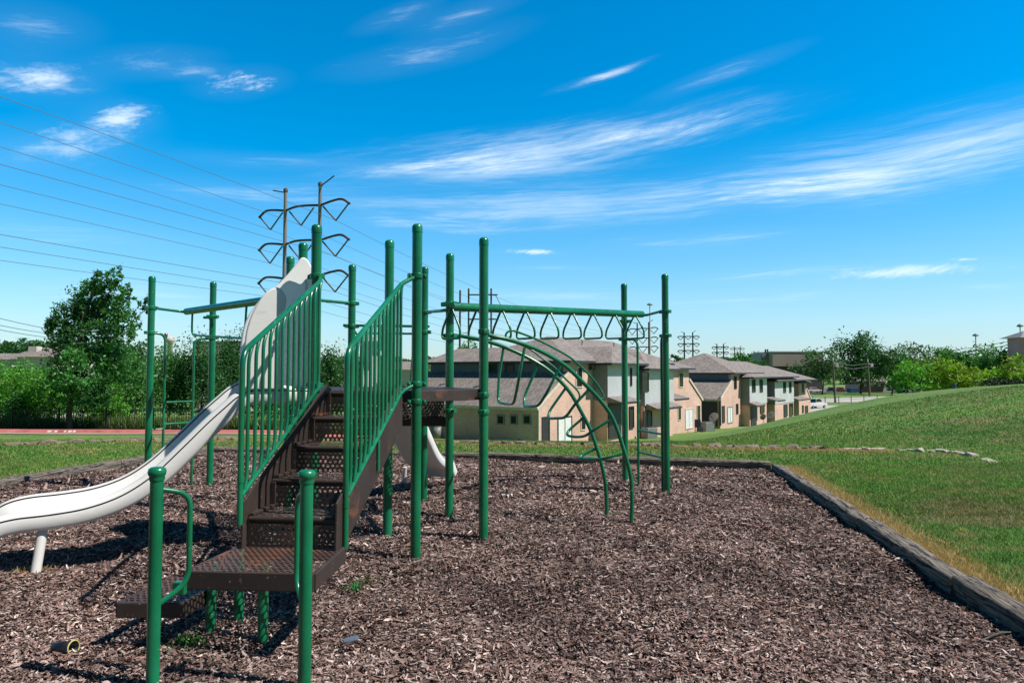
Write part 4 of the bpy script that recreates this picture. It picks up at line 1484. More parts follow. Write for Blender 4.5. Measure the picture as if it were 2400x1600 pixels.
def window_l(root, L0, L1, z0, z1, out, frame, pane, name, mull=False):
    y = -out
    f = MB(); t = .07
    f.box(((L0 + L1) / 2, y - .02, z0 + t / 2), (L1 - L0, .08, t)); f.box(((L0 + L1) / 2, y - .02, z1 - t / 2), (L1 - L0, .08, t))
    f.box((L0 + t / 2, y - .02, (z0 + z1) / 2), (t, .08, z1 - z0 - 2 * t)); f.box((L1 - t / 2, y - .02, (z0 + z1) / 2), (t, .08, z1 - z0 - 2 * t))
    if mull:
        f.box(((L0 + L1) / 2, y - .015, (z0 + z1) / 2), (.05, .06, z1 - z0 - 2 * t))
    fo = lp_(f, name, frame, root)
    p = MB().box(((L0 + L1) / 2, y - .005, (z0 + z1) / 2), (L1 - L0 - 2 * t, .03, z1 - z0 - 2 * t))
    lp_(p, 'pane', pane, fo)
    return fo

def window_w(root, L, u0, v0, u1, v1, frame, pane='glass_dark', name='window'):
    W1, z1 = to_w(u0, v0, L); W0, z0 = to_w(u1, v1, L)
    f = MB(); t = .09; x = L - .02
    f.box((x, (W0 + W1) / 2, z0 + t / 2), (.08, W1 - W0, t)); f.box((x, (W0 + W1) / 2, z1 - t / 2), (.08, W1 - W0, t))
    f.box((x, W0 + t / 2, (z0 + z1) / 2), (.08, t, z1 - z0 - 2 * t)); f.box((x, W1 - t / 2, (z0 + z1) / 2), (.08, t, z1 - z0 - 2 * t))
    fo = lp_(f, name, frame, root)
    lp_(MB().box((L - .005, (W0 + W1) / 2, (z0 + z1) / 2), (.03, W1 - W0 - 2 * t, z1 - z0 - 2 * t)), 'pane', pane, fo)
    return fo

def hip(root, L0, L1, W0, W1, ze, zr, ra, rb, name='roof', th=.16, along='L'):
    """hip roof over a rectangle, ridge from ra to rb"""
    m = MB()
    if along == 'L':
        wm = (W0 + W1) / 2
        A, B = (ra, wm, zr), (rb, wm, zr)
    else:
        lm = (L0 + L1) / 2
        A, B = (lm, ra, zr), (lm, rb, zr)
    c = [(L0, W0, ze), (L1, W0, ze), (L1, W1, ze), (L0, W1, ze)]
    if along == 'L':
        m.face([c[0], c[1], B, A]); m.face([c[1], c[2], B]); m.face([c[2], c[3], A, B]); m.face([c[3], c[0], A])
    else:
        m.face([c[0], c[1], A]); m.face([c[1], c[2], B, A]); m.face([c[2], c[3], B]); m.face([c[3], c[0], A, B])
    ro = lp_(m, name, 'shingles', root)
    f = MB()
    for i in range(4):
        a, b = Vector(c[i]), Vector(c[(i + 1) % 4])
        f.bar(a - Vector((0, 0, th / 2 + .005)), b - Vector((0, 0, th / 2 + .005)), .05, th)
    lp_(f, 'fascia', 'dark_trim', ro)
    s_ = MB().face([(L0 + .03, W0 + .03, ze - .05), (L0 + .03, W1 - .03, ze - .05), (L1 - .03, W1 - .03, ze - .05), (L1 - .03, W0 + .03, ze - .05)])
    lp_(s_, 'soffit', 'dark_trim', ro)
    return ro

def lean_to(root, L_lo, z_lo, L_hi, z_hi, W0, W1, name='lean_to_roof'):
    m = MB()
    d = Vector((L_hi - L_lo, 0, z_hi - z_lo)).normalized()
    n = Vector((-d.z, 0, d.x))
    if n.z < 0: n = -n
    lo = Vector((L_lo, 0, z_lo)) - d * .3; hi = Vector((L_hi, 0, z_hi))
    m.face([(lo.x, W0 - .05, lo.z + .03), (lo.x, W1, lo.z + .03), (hi.x, W1, hi.z + .03), (hi.x, W0 - .05, hi.z + .03)])
    ro = lp_(m, name, 'shingles', root)
    f = MB()
    f.bar((lo.x, W0 - .05, lo.z - .07), (lo.x, W1, lo.z - .07), .05, .18)
    f.bar((lo.x, W0 - .08, lo.z - .06), (hi.x, W0 - .08, hi.z - .06), .06, .20)
    lp_(f, 'fascia', 'cream_trim', ro)
    return ro

def awning(root, L0, L1, out, z, depth=1.0):
    m = MB().prism([(L0, -out, z + .35), (L0, -out - depth, z), (L0, -out - depth, z - .08), (L0, -out, z - .08)], (L1 - L0, 0, 0))
    o = lp_(m, 'awning', 'shingles', root)
    lp_(MB().box(((L0 + L1) / 2, -out - depth - .02, z - .1), (L1 - L0, .04, .16)), 'fascia', 'dark_trim', o)

def wallbox(root, L0, L1, W0, W1, z0, z1, mt, name='wall'):
    return lp_(MB().box(((L0 + L1) / 2, (W0 + W1) / 2, (z0 + z1) / 2), (L1 - L0, W1 - W0, z1 - z0)), name, mt, root)

BZ = -6.2
h1 = thing('townhouse_block', 'nearest two storey tan brick and siding townhouse block, right behind the arch climber', 'house', (K0.x, K0.y, 0), HANG, 'brick townhouse blocks')
lp_(MB().prism([(0, 0, BZ), (0, 0, -.58), (3.73, 0, 1.55), (3.73, 0, 2.4), (7.4, 0, 2.4), (7.4, 0, BZ)], (0, 12.0, 0)), 'wall', 'tan_brick', h1)
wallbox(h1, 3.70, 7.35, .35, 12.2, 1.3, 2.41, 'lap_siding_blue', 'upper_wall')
lean_to(h1, 0, -.58, 3.73, 1.55, 0, 12.6)
wallbox(h1, 7.4, 13.0, -1.2, 9, -.46, 2.25, 'lap_siding', 'upper_wall')
wallbox(h1, 7.42, 12.95, -1.15, 9, BZ, -.48, 'tan_brick')
wallbox(h1, 7.385, 7.41, -1.19, -.01, -.46, 2.25, 'lap_siding_shaded', 'side_wall')  # thin cover sheet, shaded copy of the light siding
wallbox(h1, 13.0, 19.0, -1.6, 9, -1.05, 1.85, 'lap_siding', 'upper_wall')
wallbox(h1, 13.05, 18.9, -1.5, 9, BZ, -1.07, 'tan_brick')
wallbox(h1, 12.985, 13.01, -1.59, -1.21, -1.05, 1.85, 'lap_siding_shaded', 'side_wall')
wallbox(h1, 19.0, 22.7, 1.0, 9, BZ, 1.8, 'lap_siding_shaded', 'side_wall')
lp_(MB().prism([(22.7, 0, BZ), (22.7, 0, 1.95), (27, 0, 1.95), (27, 0, .94), (30.4, 0, -1.0), (30.4, 0, BZ)], (0, 11, 0)), 'wall', 'tan_brick', h1)
r1 = hip(h1, 3.3, 22.2, -.45, 9.8, 2.35, 4.35, 8.8, 20)
hip(h1, 3.25, 9.4, 3, 12.7, 2.33, 3.45, 5.5, 11.6, along='W')
hip(h1, 6.9, 13.4, -1.75, 4, 2.22, 3.5, -.2, 4, along='W')
hip(h1, 12.7, 19.4, -2.1, 4, 1.84, 3.2, .2, 4, along='W')
hip(h1, 19.5, 27.4, -.5, 9.8, 1.95, 3.75, 23, 24.4)
lean_to(h1, 30.4, -1.0, 27, .94, 0, 11)
for L, W, z in ((9.5, 2.0, 3.6), (15, 2.0, 3.6), (2, 6.0, .75), (2.2, 9.4, .85)):
    v_ = MB().lathe([(.07, 0), (.07, .35), (.10, .36), (.10, .42), (.001, .46)], (L, W, z), 10)
    lp_(v_, 'vent_pipe', 'dish_grey', h1)
# lit brick gable, near end
window_f(h1, 1349, 859, 1364, 908, .0, 'cream_trim')
window_f(h1, 1360, 972, 1371, 1008, .0, 'cream_trim')
window_f(h1, 1269, 977, 1287, 1044, .0, 'dark_trim', 'door_and_shade_dark', 'window')
window_f(h1, 1306, 977, 1339, 1044, .0, 'dark_trim', 'door_white', 'sliding_door', True)
window_f(h1, 1476, 862, 1480, 904, 1.2, 'dark_trim')
window_f(h1, 1474, 952, 1484, 1003, 1.2, 'dark_trim')
window_f(h1, 1504, 872, 1519, 918, 1.6, 'dark_trim')
window_f(h1, 1506, 964, 1526, 1010, 1.6, 'dark_trim', 'door_and_shade_dark', 'sliding_door', True)
window_f(h1, 1590, 872, 1600, 908, .0, 'cream_trim')
window_f(h1, 1587, 954, 1594, 985, .0, 'cream_trim')
window_f(h1, 1604, 958, 1622, 1004, .0, 'cream_trim', 'door_white', 'sliding_door', True)
window_f(h1, 1631, 949, 1639, 991, .0, 'cream_trim')
# flat panel coloured as the entry recess's shade, porch roofs
lp_(MB().box((8.5, -1.19, -1.9), (2.0, .12, 2.6)), 'entry_recess_shade', 'door_and_shade_dark', h1)
awning(h1, 7.3, 10.6, 1.2, -.55, 1.1)
awning(h1, 13.2, 18.4, 1.6, -1.25, .9)
awning(h1, 19.2, 22.6, .4, -.7, 1.2)
# shaded end wall
window_w(h1, 3.70, 1144, 853, 1165, 876, 'dark_trim')
window_w(h1, 3.70, 1184, 853, 1206, 876, 'dark_trim')
for u0, u1 in ((1165, 1183), (1196, 1213), (1226, 1245)):
    window_w(h1, 0, u0, 971, u1, 995, 'unit_grey')
window_w(h1, 0, 1013, 998, 1036, 1026, 'unit_grey')
dp = MB().tube(rnd([(-.08, -.06, -.6), (-.08, -.06, -3.0), (-.3, -.1, -3.2)], .1, 4), .06, 8)
lp_(dp, 'downpipe', 'cream_trim', h1)
lt = MB().box((*to_l(1404 - 20, 862, .1)[:1], -.2, to_l(1384, 862, .1)[1]), (.3, .35, .3))
lp_(lt, 'flood_light', 'dark_trim', h1, bevel=.03)

h2 = thing('townhouse_block', 'farther two storey tan brick and white siding townhouse block beyond the right ladder', 'house', (K0.x, K0.y, 0), HANG, 'brick townhouse blocks')
lp_(MB().prism([(36.2, 0, BZ), (36.2, 0, -1.2), (40.2, 0, .7), (40.2, 0, 1.5), (43.7, 0, 1.5), (43.7, 0, BZ)], (0, 13, 0)), 'wall', 'tan_brick', h2)
wallbox(h2, 40.17, 43.6, .3, 14, .4, 1.51, 'lap_siding_blue', 'upper_wall')
lean_to(h2, 36.2, -1.2, 40.2, .7, 0, 14.5)
wallbox(h2, 43.7, 51.2, -1.0, 9, -2.2, 1.0, 'lap_siding', 'upper_wall')
wallbox(h2, 43.75, 51.1, -.95, 9, BZ, -2.22, 'tan_brick')
wallbox(h2, 43.685, 43.71, -.99, -.01, -2.2, 1.0, 'lap_siding_shaded', 'side_wall')
wallbox(h2, 51.2, 55, 1.2, 9, BZ, .9, 'lap_siding_shaded', 'side_wall')
wallbox(h2, 55, 65.4, -1.0, 9, -2.56, .55, 'lap_siding', 'upper_wall')
wallbox(h2, 55.05, 65.3, -.95, 9, BZ, -2.58, 'tan_brick')
wallbox(h2, 54.985, 55.01, -.99, 1.2, -2.56, .55, 'lap_siding_shaded', 'side_wall')
wallbox(h2, 65.4, 73, 1.2, 9, BZ, .2, 'lap_siding_shaded', 'side_wall')
lp_(MB().prism([(73, 0, BZ), (73, 0, .05), (78.5, 0, .05), (78.5, 0, -.9), (81, 0, -2.5), (81, 0, BZ)], (0, 10, 0)), 'wall', 'tan_brick', h2)
hip(h2, 39.8, 52, -.5, 10.5, 1.5, 3.85, 45.6, 46.8)
hip(h2, 43.2, 66, -1.6, 9.5, 1.0, 3.0, 48, 60)
hip(h2, 54.3, 78, -1.6, 9.5, .5, 2.5, 60, 71)
hip(h2, 70, 79.5, -.6, 9.5, .05, 1.5, 74, 75.5)
lean_to(h2, 81, -2.5, 78.5, -.9, 0, 10)
lp_(MB().box((38.4, 4.6, -.2), (.5, .6, .35)), 'roof_vent', 'dish_grey', h2, bevel=.03)
window_f(h2, 1719, 881, 1725, 911, .0, 'dark_trim')
window_f(h2, 1690, 951, 1696, 990, .0, 'dark_trim')
window_f(h2, 1703, 953, 1715, 991, .0, 'unit_grey', 'door_white', 'sliding_door', True)
window_f(h2, 1723, 946, 1728, 970, .0, 'dark_trim')
for u0, u1 in ((1761, 1769), (1779, 1786)):
    window_f(h2, u0, 889, u1, 919, 1.0, 'dark_trim')
window_f(h2, 1762, 951, 1772, 986, 1.0, 'dark_trim', 'door_and_shade_dark', 'sliding_door')
window_f(h2, 1780, 948, 1789, 968, 1.0, 'dark_trim')
for u0, u1 in ((1834, 1840), (1848, 1853)):
    window_f(h2, u0, 895, u1, 920, 1.0, 'dark_trim')
window_f(h2, 1835, 948, 1843, 976, 1.0, 'dark_trim', 'door_and_shade_dark', 'sliding_door')
window_f(h2, 1848, 945, 1856, 974, 1.0, 'dark_trim')
window_f(h2, 1878, 899, 1882, 921, .0, 'dark_trim')
window_f(h2, 1877, 950, 1881, 967, .0, 'dark_trim')
window_f(h2, 1884, 951, 1891, 971, .0, 'dark_trim', 'door_and_shade_dark', 'sliding_door')
awning(h2, 43.2, 46.4, 1.0, -2.2, 1.0)
awning(h2, 51.4, 55.2, .6, -1.9, 1.6)
awning(h2, 66, 72.8, .4, -2.3, 1.2)
lp_(MB().box((45.2, -.99, -3.6), (2.2, .1, 2.4)), 'entry_recess_shade', 'door_and_shade_dark', h2)  # recess shade painted as a flat dark panel
# porch opening painted as a flat dark panel of shade, in the shaded end wall
lp_(MB().box((36.15, 1.9, -2.9), (.12, 3.2, 2.6)), 'porch_opening_shade', 'door_and_shade_dark', h2)
lp_(MB().box((36.05, -.05, -2.6), (.16, .16, 3.0)), 'porch_post', 'dark_trim', h2)

# ---------------------------------------------------------------- things standing by the houses
def on_house(L, out):
    x, y = hp(L, out)
    return Vector((x, y, tz(x, y)))

def dish(L, out, tilt, s, label):
    p = on_house(L, out)
    t = thing('satellite_dish', label, 'satellite dish', p, 0, 'satellite dishes')
    d = Vector((-.75, -.55, .5)).normalized()
    m = MB().tube([p, p + Vector((0, 0, 1.15 * s))], .035, 8)
    m.build('mast', 'unit_grey', t)
    c_ = p + Vector((0, 0, 1.3 * s))
    m = MB().lathe([(.001, .0), (.25 * s, .03), (.42 * s, .10), (.5 * s, .17), (.5 * s, .19), (.42 * s, .13), (.001, .03)], c_, 20, axis=d)
    m.build('reflector', 'dish_grey', t)
    MB().tube([c_ - Vector((0, 0, .45 * s)), c_ + d * .5 * s - Vector((0, 0, .12))], .018, 6).box(c_ + d * .55 * s - Vector((0, 0, .1)), (.09, .09, .12)).build('feed_arm', 'dark_trim', t)

dish(to_l(1673, 980, 1.4)[0], 1.4, 0, 1.0, 'largest pale satellite dish on a mast before the dark porch')
dish(to_l(1788, 975, 2.0)[0], 2.0, 0, .75, 'smaller satellite dish by the white siding wall')
dish(to_l(1807, 972, 2.0)[0], 2.0, 0, .9, 'satellite dish between the two white siding wings')

p = on_house(27.0, .9)
t = thing('plastic_chair', 'dark blue plastic chair standing outside a sliding glass door', 'chair', p, HANG)
ZP = p.z
def ch(pt): return Vector(pt) + p
MB().box(ch((0, 0, .52)), (.62, .60, .06)).build('seat', 'chair_navy', t, bevel=.02)
MB().box(ch((-.28, 0, .88)), (.06, .60, .72)).build('backrest', 'chair_navy', t, bevel=.02)
for sx in (-.25, .25):
    for sy in (-.26, .26):
        MB().bar(ch((sx, sy, -.05)), ch((sx, sy, .5)), .06, .06).build('leg', 'chair_navy', t)
for sy in (-.3, .3):
    MB().bar(ch((-.28, sy, .75)), ch((.28, sy, .75)), .06, .05).build('armrest', 'chair_navy', t)

def ac_unit(L, out, label, s=1.0):
    p = on_house(L, out)
    t = thing('air_conditioner', label, 'air conditioner', p, HANG, 'air conditioning units')
    MB().box(p + Vector((0, 0, .42 * s)), (.9 * s, .9 * s, .84 * s), rz=HANG).build('cabinet', 'unit_grey', t, bevel=.04)
    f = MB().lathe([(.36 * s, .84 * s), (.36 * s, .88 * s), (.30 * s, .90 * s), (.1 * s, .90 * s), (.001, .91 * s)], p, 16)
    f.build('fan_grille', 'dark_trim', t)
    for k in range(5):
        MB().box(p + Vector((HN.x * .452 * s, HN.y * .452 * s, (.15 + .14 * k) * s)), (.8 * s, .012, .03), rz=HANG).build('louvre', 'dark_trim', t)

ac_unit(12.4, 2.2, 'grey air conditioner standing below the white siding wall behind the right posts')
ac_unit(to_l(1655, 985, .8)[0], .8, 'grey air conditioner in the dark porch left of the largest dish', 1.1)
p = Vector((*hp(-1.0, -7.6), 0)); p.z = tz(p.x, p.y)
t = thing('trash_bin', 'round grey bin against the shaded end wall', 'bin', p)
MB().lathe([(.001, 0), (.26, 0), (.32, .8), (.001, .8)], p, 16).build('bin_body', 'unit_grey', t)
MB().lathe([(.34, .8), (.34, .88), (.2, 1.0), (.001, 1.02)], p, 16).build('bin_lid', 'dish_grey', t)

# ---------------------------------------------------------------- roads, kerb and left fence
def strip(name, pts, w, zoff, mt, kind='structure', n=40):
    c = catmull([(x, y, 0) for x, y in pts], n)
    vs, fs = [], []
    for i, p_ in enumerate(c):
        d = (c[min(i + 1, len(c) - 1)] - c[max(i - 1, 0)]).normalized()
        q = Vector((-d.y, d.x, 0))
        for s_ in (-.5, -.17, .17, .5):
            e = p_ + q * w * s_
            vs.append((e.x, e.y, tz(e.x, e.y) + zoff))
    for i in range(len(c) - 1):
        for k in range(3):
            fs.append((i * 4 + k + 1, i * 4 + k, (i + 1) * 4 + k, (i + 1) * 4 + k + 1))
    o = MB().add(vs, fs, True).build(name, mt)
    return tag(o, kind=kind)

KY = 33.6
def kerb_line():
    return [(-40, KY + 1.2), (-30, KY + .5), (-20, KY), (-12, KY), (-6, KY + .3), (0, KY + 1.6)]
strip('driveway', [(x, y - .62) for x, y in kerb_line()], .9, .03, 'drive_tan')
kl = catmull([(x, y, 0) for x, y in kerb_line()], 16)
prev = None
kerbs = [kl[i:i + 17] for i in range(0, len(kl) - 1, 16)]
klab = ['outside the left picture border', 'at the left picture border', 'with worn white marks, left of the big tree', 'behind the left green ladder', 'behind the stair rails']
for i, seg in enumerate(kerbs):
    m = MB()
    for a_, b_ in zip(seg[:-1], seg[1:]):
        za, zb = tz(a_.x, a_.y), tz(b_.x, b_.y)
        m.prism([(a_.x, a_.y - .16, za - .15), (a_.x, a_.y - .16, za + .04), (a_.x, a_.y - .03, za + .145), (a_.x, a_.y + .3, za + .155), (a_.x, a_.y + .3, za - .15)], (b_.x - a_.x, b_.y - a_.y, zb - za))
    mid_ = seg[len(seg) // 2]
    o = m.build('red_kerb', 'kerb_red', None, loc=(mid_.x, mid_.y, tz(mid_.x, mid_.y)))
    tag(o, 'red painted kerb ' + klab[min(i, 4)], 'kerb', 'red kerbs')
    if i == 2:
        o2 = None
KERBS = [o for o in COL.objects if o.name.startswith('red_kerb')]
def kerb_pt(u):
    best = min(range(len(kl) - 1), key=lambda i: abs(xat(u, kl[i].y) - kl[i].x))
    return kl[best]
ki = None
for u0, u1 in ((119, 129), (136, 143), (158, 163), (168, 176), (179, 185)):
    a_, b_ = kerb_pt(u0), kerb_pt(u1)
    xa, xb = xat(u0, a_.y), xat(u1, b_.y)
    za, zb = tz(xa, a_.y), tz(xb, b_.y)
    own = min(KERBS, key=lambda o: abs(o.location.x - xa))
    m = MB().face([(xa, a_.y - .155, za + .055), (xb, b_.y - .155, zb + .055), (xb, b_.y - .06, zb + .132), (xa, a_.y - .06, za + .132)])
    m.build('worn_marking', 'white_marking', own, loc=own.location)

# black picket fence behind the kerb
FY = 39.0
fx = np.arange(-38, -7.0, 2.6)
t = thing('picket_fence', 'low black metal picket fence in front of the trees on the left', 'fence', (-20, FY, tz(-20, FY)))
prev = None
rails = MB(); pick = MB()
for x in fx:
    z = tz(x, FY)
    MB().box((x, FY, z + .62), (.08, .08, 1.36)).build('fence_post', 'fence_black', t)
    if prev is not None:
        x0, z0 = prev
        for h in (.18, 1.12):
            rails.bar((x0, FY, z0 + h), (x, FY, z + h), .03, .04)
        for k in range(1, 20):
            f = k / 20
            xx, zz = x0 + (x - x0) * f, z0 + (z - z0) * f
            pick.box((xx, FY, zz + .65), (.02, .02, 1.16))
    prev = (x, z)
rails.build('rail', 'fence_black', t); pick.build('pickets', 'fence_black', t)

# uncut grass behind the fence
n = 42000
x = RNG.uniform(-40, -8, n); y = RNG.uniform(FY + .2, FY + 4.5, n)
tint = np.where(RNG.random((n, 1)) < .22, np.array([[.24, .21, .10]]), np.array([[.075, .17, .035]])) * RNG.uniform(.6, 1.4, (n, 1))
blades('tall_grass', x, y, RNG.uniform(.3, 1.0, n), RNG.uniform(.05, .11, n), 'dry_blade', tint, 'uncut straw and green grass behind the black picket fence', 'tall grass', .6)

# ---------------------------------------------------------------- trees
GREENS = {'dark': (.040, .135, .040), 'mid': (.060, .205, .045), 'bright': (.10, .29, .035), 'yellow': (.21, .33, .03), 'grey': (.085, .165, .085)}

def crown_mesh(name, c, rx, ry, rz_, n_clump, per, leaf, col, root, seed, shape=1.0, spread=.26):
    r = np.random.default_rng(seed)
    # clump centres in an uneven shell
    d = r.normal(0, 1, (n_clump, 3)); d /= np.linalg.norm(d, axis=1)[:, None]
    rad = r.uniform(.35, 1.0, n_clump) ** .6
    lob = 1 + .22 * np.sin(3.1 * np.arctan2(d[:, 1], d[:, 0]) + seed) + .16 * np.sin(5 * d[:, 2] + seed * 2)
    taper = np.where(d[:, 2] > 0, 1 - (1 - shape) * d[:, 2], 1.0)
    cc = d * (rad * lob)[:, None] * np.array([rx, ry, rz_]) * np.stack([taper, taper, np.ones(n_clump)], 1)
    cs = r.uniform(.55, 1.25, n_clump)
    idx = np.repeat(np.arange(n_clump), per)
    n = len(idx)
    P = cc[idx] + r.normal(0, 1, (n, 3)) * np.array([rx, ry, rz_]) * spread * cs[idx][:, None] * .62
    P[:, 2] = np.maximum(P[:, 2], -rz_ * 1.02)
    P += np.array(c)
    nrm = r.normal(0, 1, (n, 3)) + np.array([0, 0, .55]); nrm /= np.linalg.norm(nrm, axis=1)[:, None]
    t = np.cross(nrm, r.normal(0, 1, (n, 3))); t /= np.linalg.norm(t, axis=1)[:, None]
    b = np.cross(nrm, t)
    s = leaf * r.uniform(.55, 1.3, n)[:, None]
    V = np.stack([P - t * s, P - b * s * .5 + nrm * s * .12, P + t * s, P + b * s * .5 + nrm * s * .12], 1).reshape(-1, 3)
    F = np.arange(n * 4).reshape(-1, 4)
    k = r.uniform(.7, 1.3, n_clump)[idx] * r.uniform(.72, 1.3, n)
    tint = np.array(col)[None] * k[:, None] * (1 + r.normal(0, .1, (n, 3)))
    off = np.array(ORG[root.name])
    return fast_mesh(name, V - off, F, 'leaf', np.repeat(tint.clip(.004, 1), 4, 0), parent=root)

def tree(u, d, vtop, vbot, hwpx, kind, label, name='tree', cat='tree', group=None, leaf=None, n=None, trunk=True, uo=0, shape=.75, dens=1.0, base=None, ubase=None):
    """crown between two image heights at a real distance d; trunk down to the ground"""
    seed = int(u * 3 + d)
    x = xat(u, d); zt, zb = at(u, vtop, d).z, at(u, vbot, d).z
    bx = xat(ubase if ubase else u, d)
    g = tz(bx, d)
    zb = max(zb, g + .1)
    rx = hwpx * d / FPX
    rz_ = (zt - zb) / 2 / 1.12
    root = thing(name, label, cat, (bx, d, g), 0, group)
    leaf = leaf or max(.07, d * .0021)
    area = 4 * rx * rz_ * 2
    tot = int(np.clip(area / (leaf * leaf) * 1.9 * dens, 600, 26000))
    per = 34
    ncl = max(12, tot // per)
    crown_mesh('crown', (x, d, (zt + zb) / 2), rx * .82, min(rx, 5) * .82, rz_ * .94, ncl, per, leaf, GREENS[kind], root, seed, shape)
    if trunk:
        m = MB()
        c = Vector((x, d, (zt + zb) / 2))
        b = Vector((bx, d, g - .2))
        tr = max(.05, (zt - g) * .018)
        k = b.lerp(c, .5) + Vector((rx * .06, 0, 0))
        m.tube(catmull([b, k, c + Vector((0, 0, rz_ * .4))], 6), [tr * (1.25 if i == 0 else 1 - .75 * i / 12) for i in range(13)], 8)
        rr_ = random.Random(seed)
        for q in range(6):
            a_ = rr_.uniform(0, 6.28); f = rr_.uniform(.35, .9)
            s_ = b.lerp(c, .45 + .5 * f)
            e = c + Vector((math.cos(a_) * rx * .65, math.sin(a_) * rx * .5, rz_ * rr_.uniform(-.5, .7)))
            m.tube([s_, s_.lerp(e, .5) + Vector((0, 0, rz_ * .08)), e], [tr * .45, tr * .3, tr * .12], 6)
        m.build('trunk', 'bark', root)
    return root

# large tree on the left lawn: several overlapping crown masses on one trunk
d = 38.0
TS = d / 34.0
bx = xat(166, d); g = tz(bx, d)
bt = thing('tree', 'tallest dark green tree on the left with a bare trunk and power cables behind it', 'tree', (bx, d, g))
lobes = [(195, 790, 88, 105, .2), (222, 712, 58, 66, .22), (268, 652, 26, 34, .3), (232, 660, 32, 30, .28), (160, 745, 44, 46, .24), (285, 765, 46, 66, .24), (150, 800, 30, 38, .28), (185, 870, 84, 56, .24), (262, 850, 56, 56, .24), (345, 715, 16, 24, .4), (118, 768, 18, 20, .4), (158, 920, 52, 36, .26), (222, 928, 50, 38, .26), (296, 692, 24, 28, .32), (255, 720, 40, 44, .24)]
V_, F_, T_ = [], [], []
for i, (u, v, hw, hh, sp_) in enumerate(lobes):
    c = at(u, v, d + random.uniform(-.8, .8))
    ar_ = hw * hh
    o = crown_mesh('crown', c, hw * d / FPX * .86, hw * d / FPX * .8, hh * d / FPX * .86, max(12, ar_ // 46), 30, .095, GREENS['mid' if i % 3 else 'dark'], bt, 300 + i, .85, sp_ * .85)
    o.name = 'branch_crown'
tr_ = MB()
tr_.tube(catmull([(bx, d, g - .2), (bx + .03, d, g + 1.2 * TS), (bx + .22, d, g + 2.6 * TS), (bx + .5, d, g + 4.6 * TS), (bx + 1.1, d, g + 6.6 * TS), (bx + 1.9, d, g + 7.4 * TS)], 5), [.17, .15, .145, .14, .135, .135, .13, .13, .125, .12, .12, .115, .11, .10, .095, .09, .085, .08, .075, .07, .065, .06, .05, .04, .03, .02][:26], 10)
for e, s_ in (((xat(290, d), d, at(290, 760, d).z), 2.4), ((xat(120, d), d + .5, at(120, 790, d).z), 2.2), ((xat(215, d), d - .8, at(215, 720, d).z), 3.4), ((xat(345, d), d, at(345, 720, d).z), 3.0), ((xat(95, d), d, at(95, 768, d).z), 2.8), ((xat(150, d), d - 1, at(150, 840, d).z), 2.0), ((xat(268, d), d, at(268, 660, d).z), 4.4)):
    a_ = Vector((bx + .08 + s_ * .05, d, g + s_))
    e = Vector(e)
    tr_.tube([a_, a_.lerp(e, .5) + Vector((0, 0, .15)), e], [.07, .045, .018], 7)
tr_.build('trunk', 'bark', bt)

GL = 'bushes and trees behind the black fence'
for a in [
    (20, 43, 842, 992, 95, 'bright', 'bright green bushy tree behind the fence at the left picture border'),
    (118, 42, 858, 995, 75, 'bright', 'bright green bush behind the fence left of the tall trunk'),
    (70, 47, 838, 985, 80, 'mid', 'mid green bushy tree below the white house with a chimney'),
    (60, 41.5, 905, 1000, 55, 'mid', 'low mid green bush touching the fence at the left picture border'),
    (255, 41.5, 900, 1000, 50, 'bright', 'low bright green bush touching the fence right of the tall trunk'),
    (205, 46, 868, 992, 80, 'dark', 'dark bush behind the tallest tree trunk'),
    (300, 44, 838, 994, 78, 'mid', 'green bush behind the fence between the tallest tree and the first green post'),
    (395, 47, 800, 985, 85, 'mid', 'broad green tree behind the left green ladder'),
    (470, 46, 795, 990, 70, 'dark', 'dark green tree behind the second left green post'),
    (545, 50, 772, 990, 62, 'dark', 'tall dark tree with a ragged top just left of the stair rail'),
    (630, 48, 815, 990, 70, 'mid', 'green tree seen through the left stair rail'),
    (700, 52, 830, 990, 60, 'dark', 'dark tree seen through the upper left stair rail'),
    (775, 50, 790, 1000, 46, 'dark', 'dark ragged tree standing between the two stair rails'),
    (835, 54, 838, 995, 50, 'dark', 'dark green tree seen through the right stair rail'),
    (905, 60, 850, 990, 45, 'mid', 'green tree beside the centre posts')]:
    tree(*a, group=GL, shape=.9)

GF = 'distant trees above the roofs'
for a in [
    (1100, 92, 797, 850, 30, 'mid', 'small tree top over the near roof ridge by the wooden poles'),
    (1585, 150, 828, 868, 24, 'dark', 'small dark tree top right of the right ladder post'),
    (1696, 150, 830, 870, 18, 'dark', 'small round dark tree top behind the farther roof'),
    (1740, 155, 824, 872, 32, 'mid', 'large round green tree top behind the farther roof'),
    (1780, 150, 842, 880, 28, 'dark', 'low dark tree top beside the brown box building'),
    (955, 110, 848, 892, 40, 'mid', 'green tree behind the centre post at eye level')]:
    tree(*a, group=GF, shape=.9)

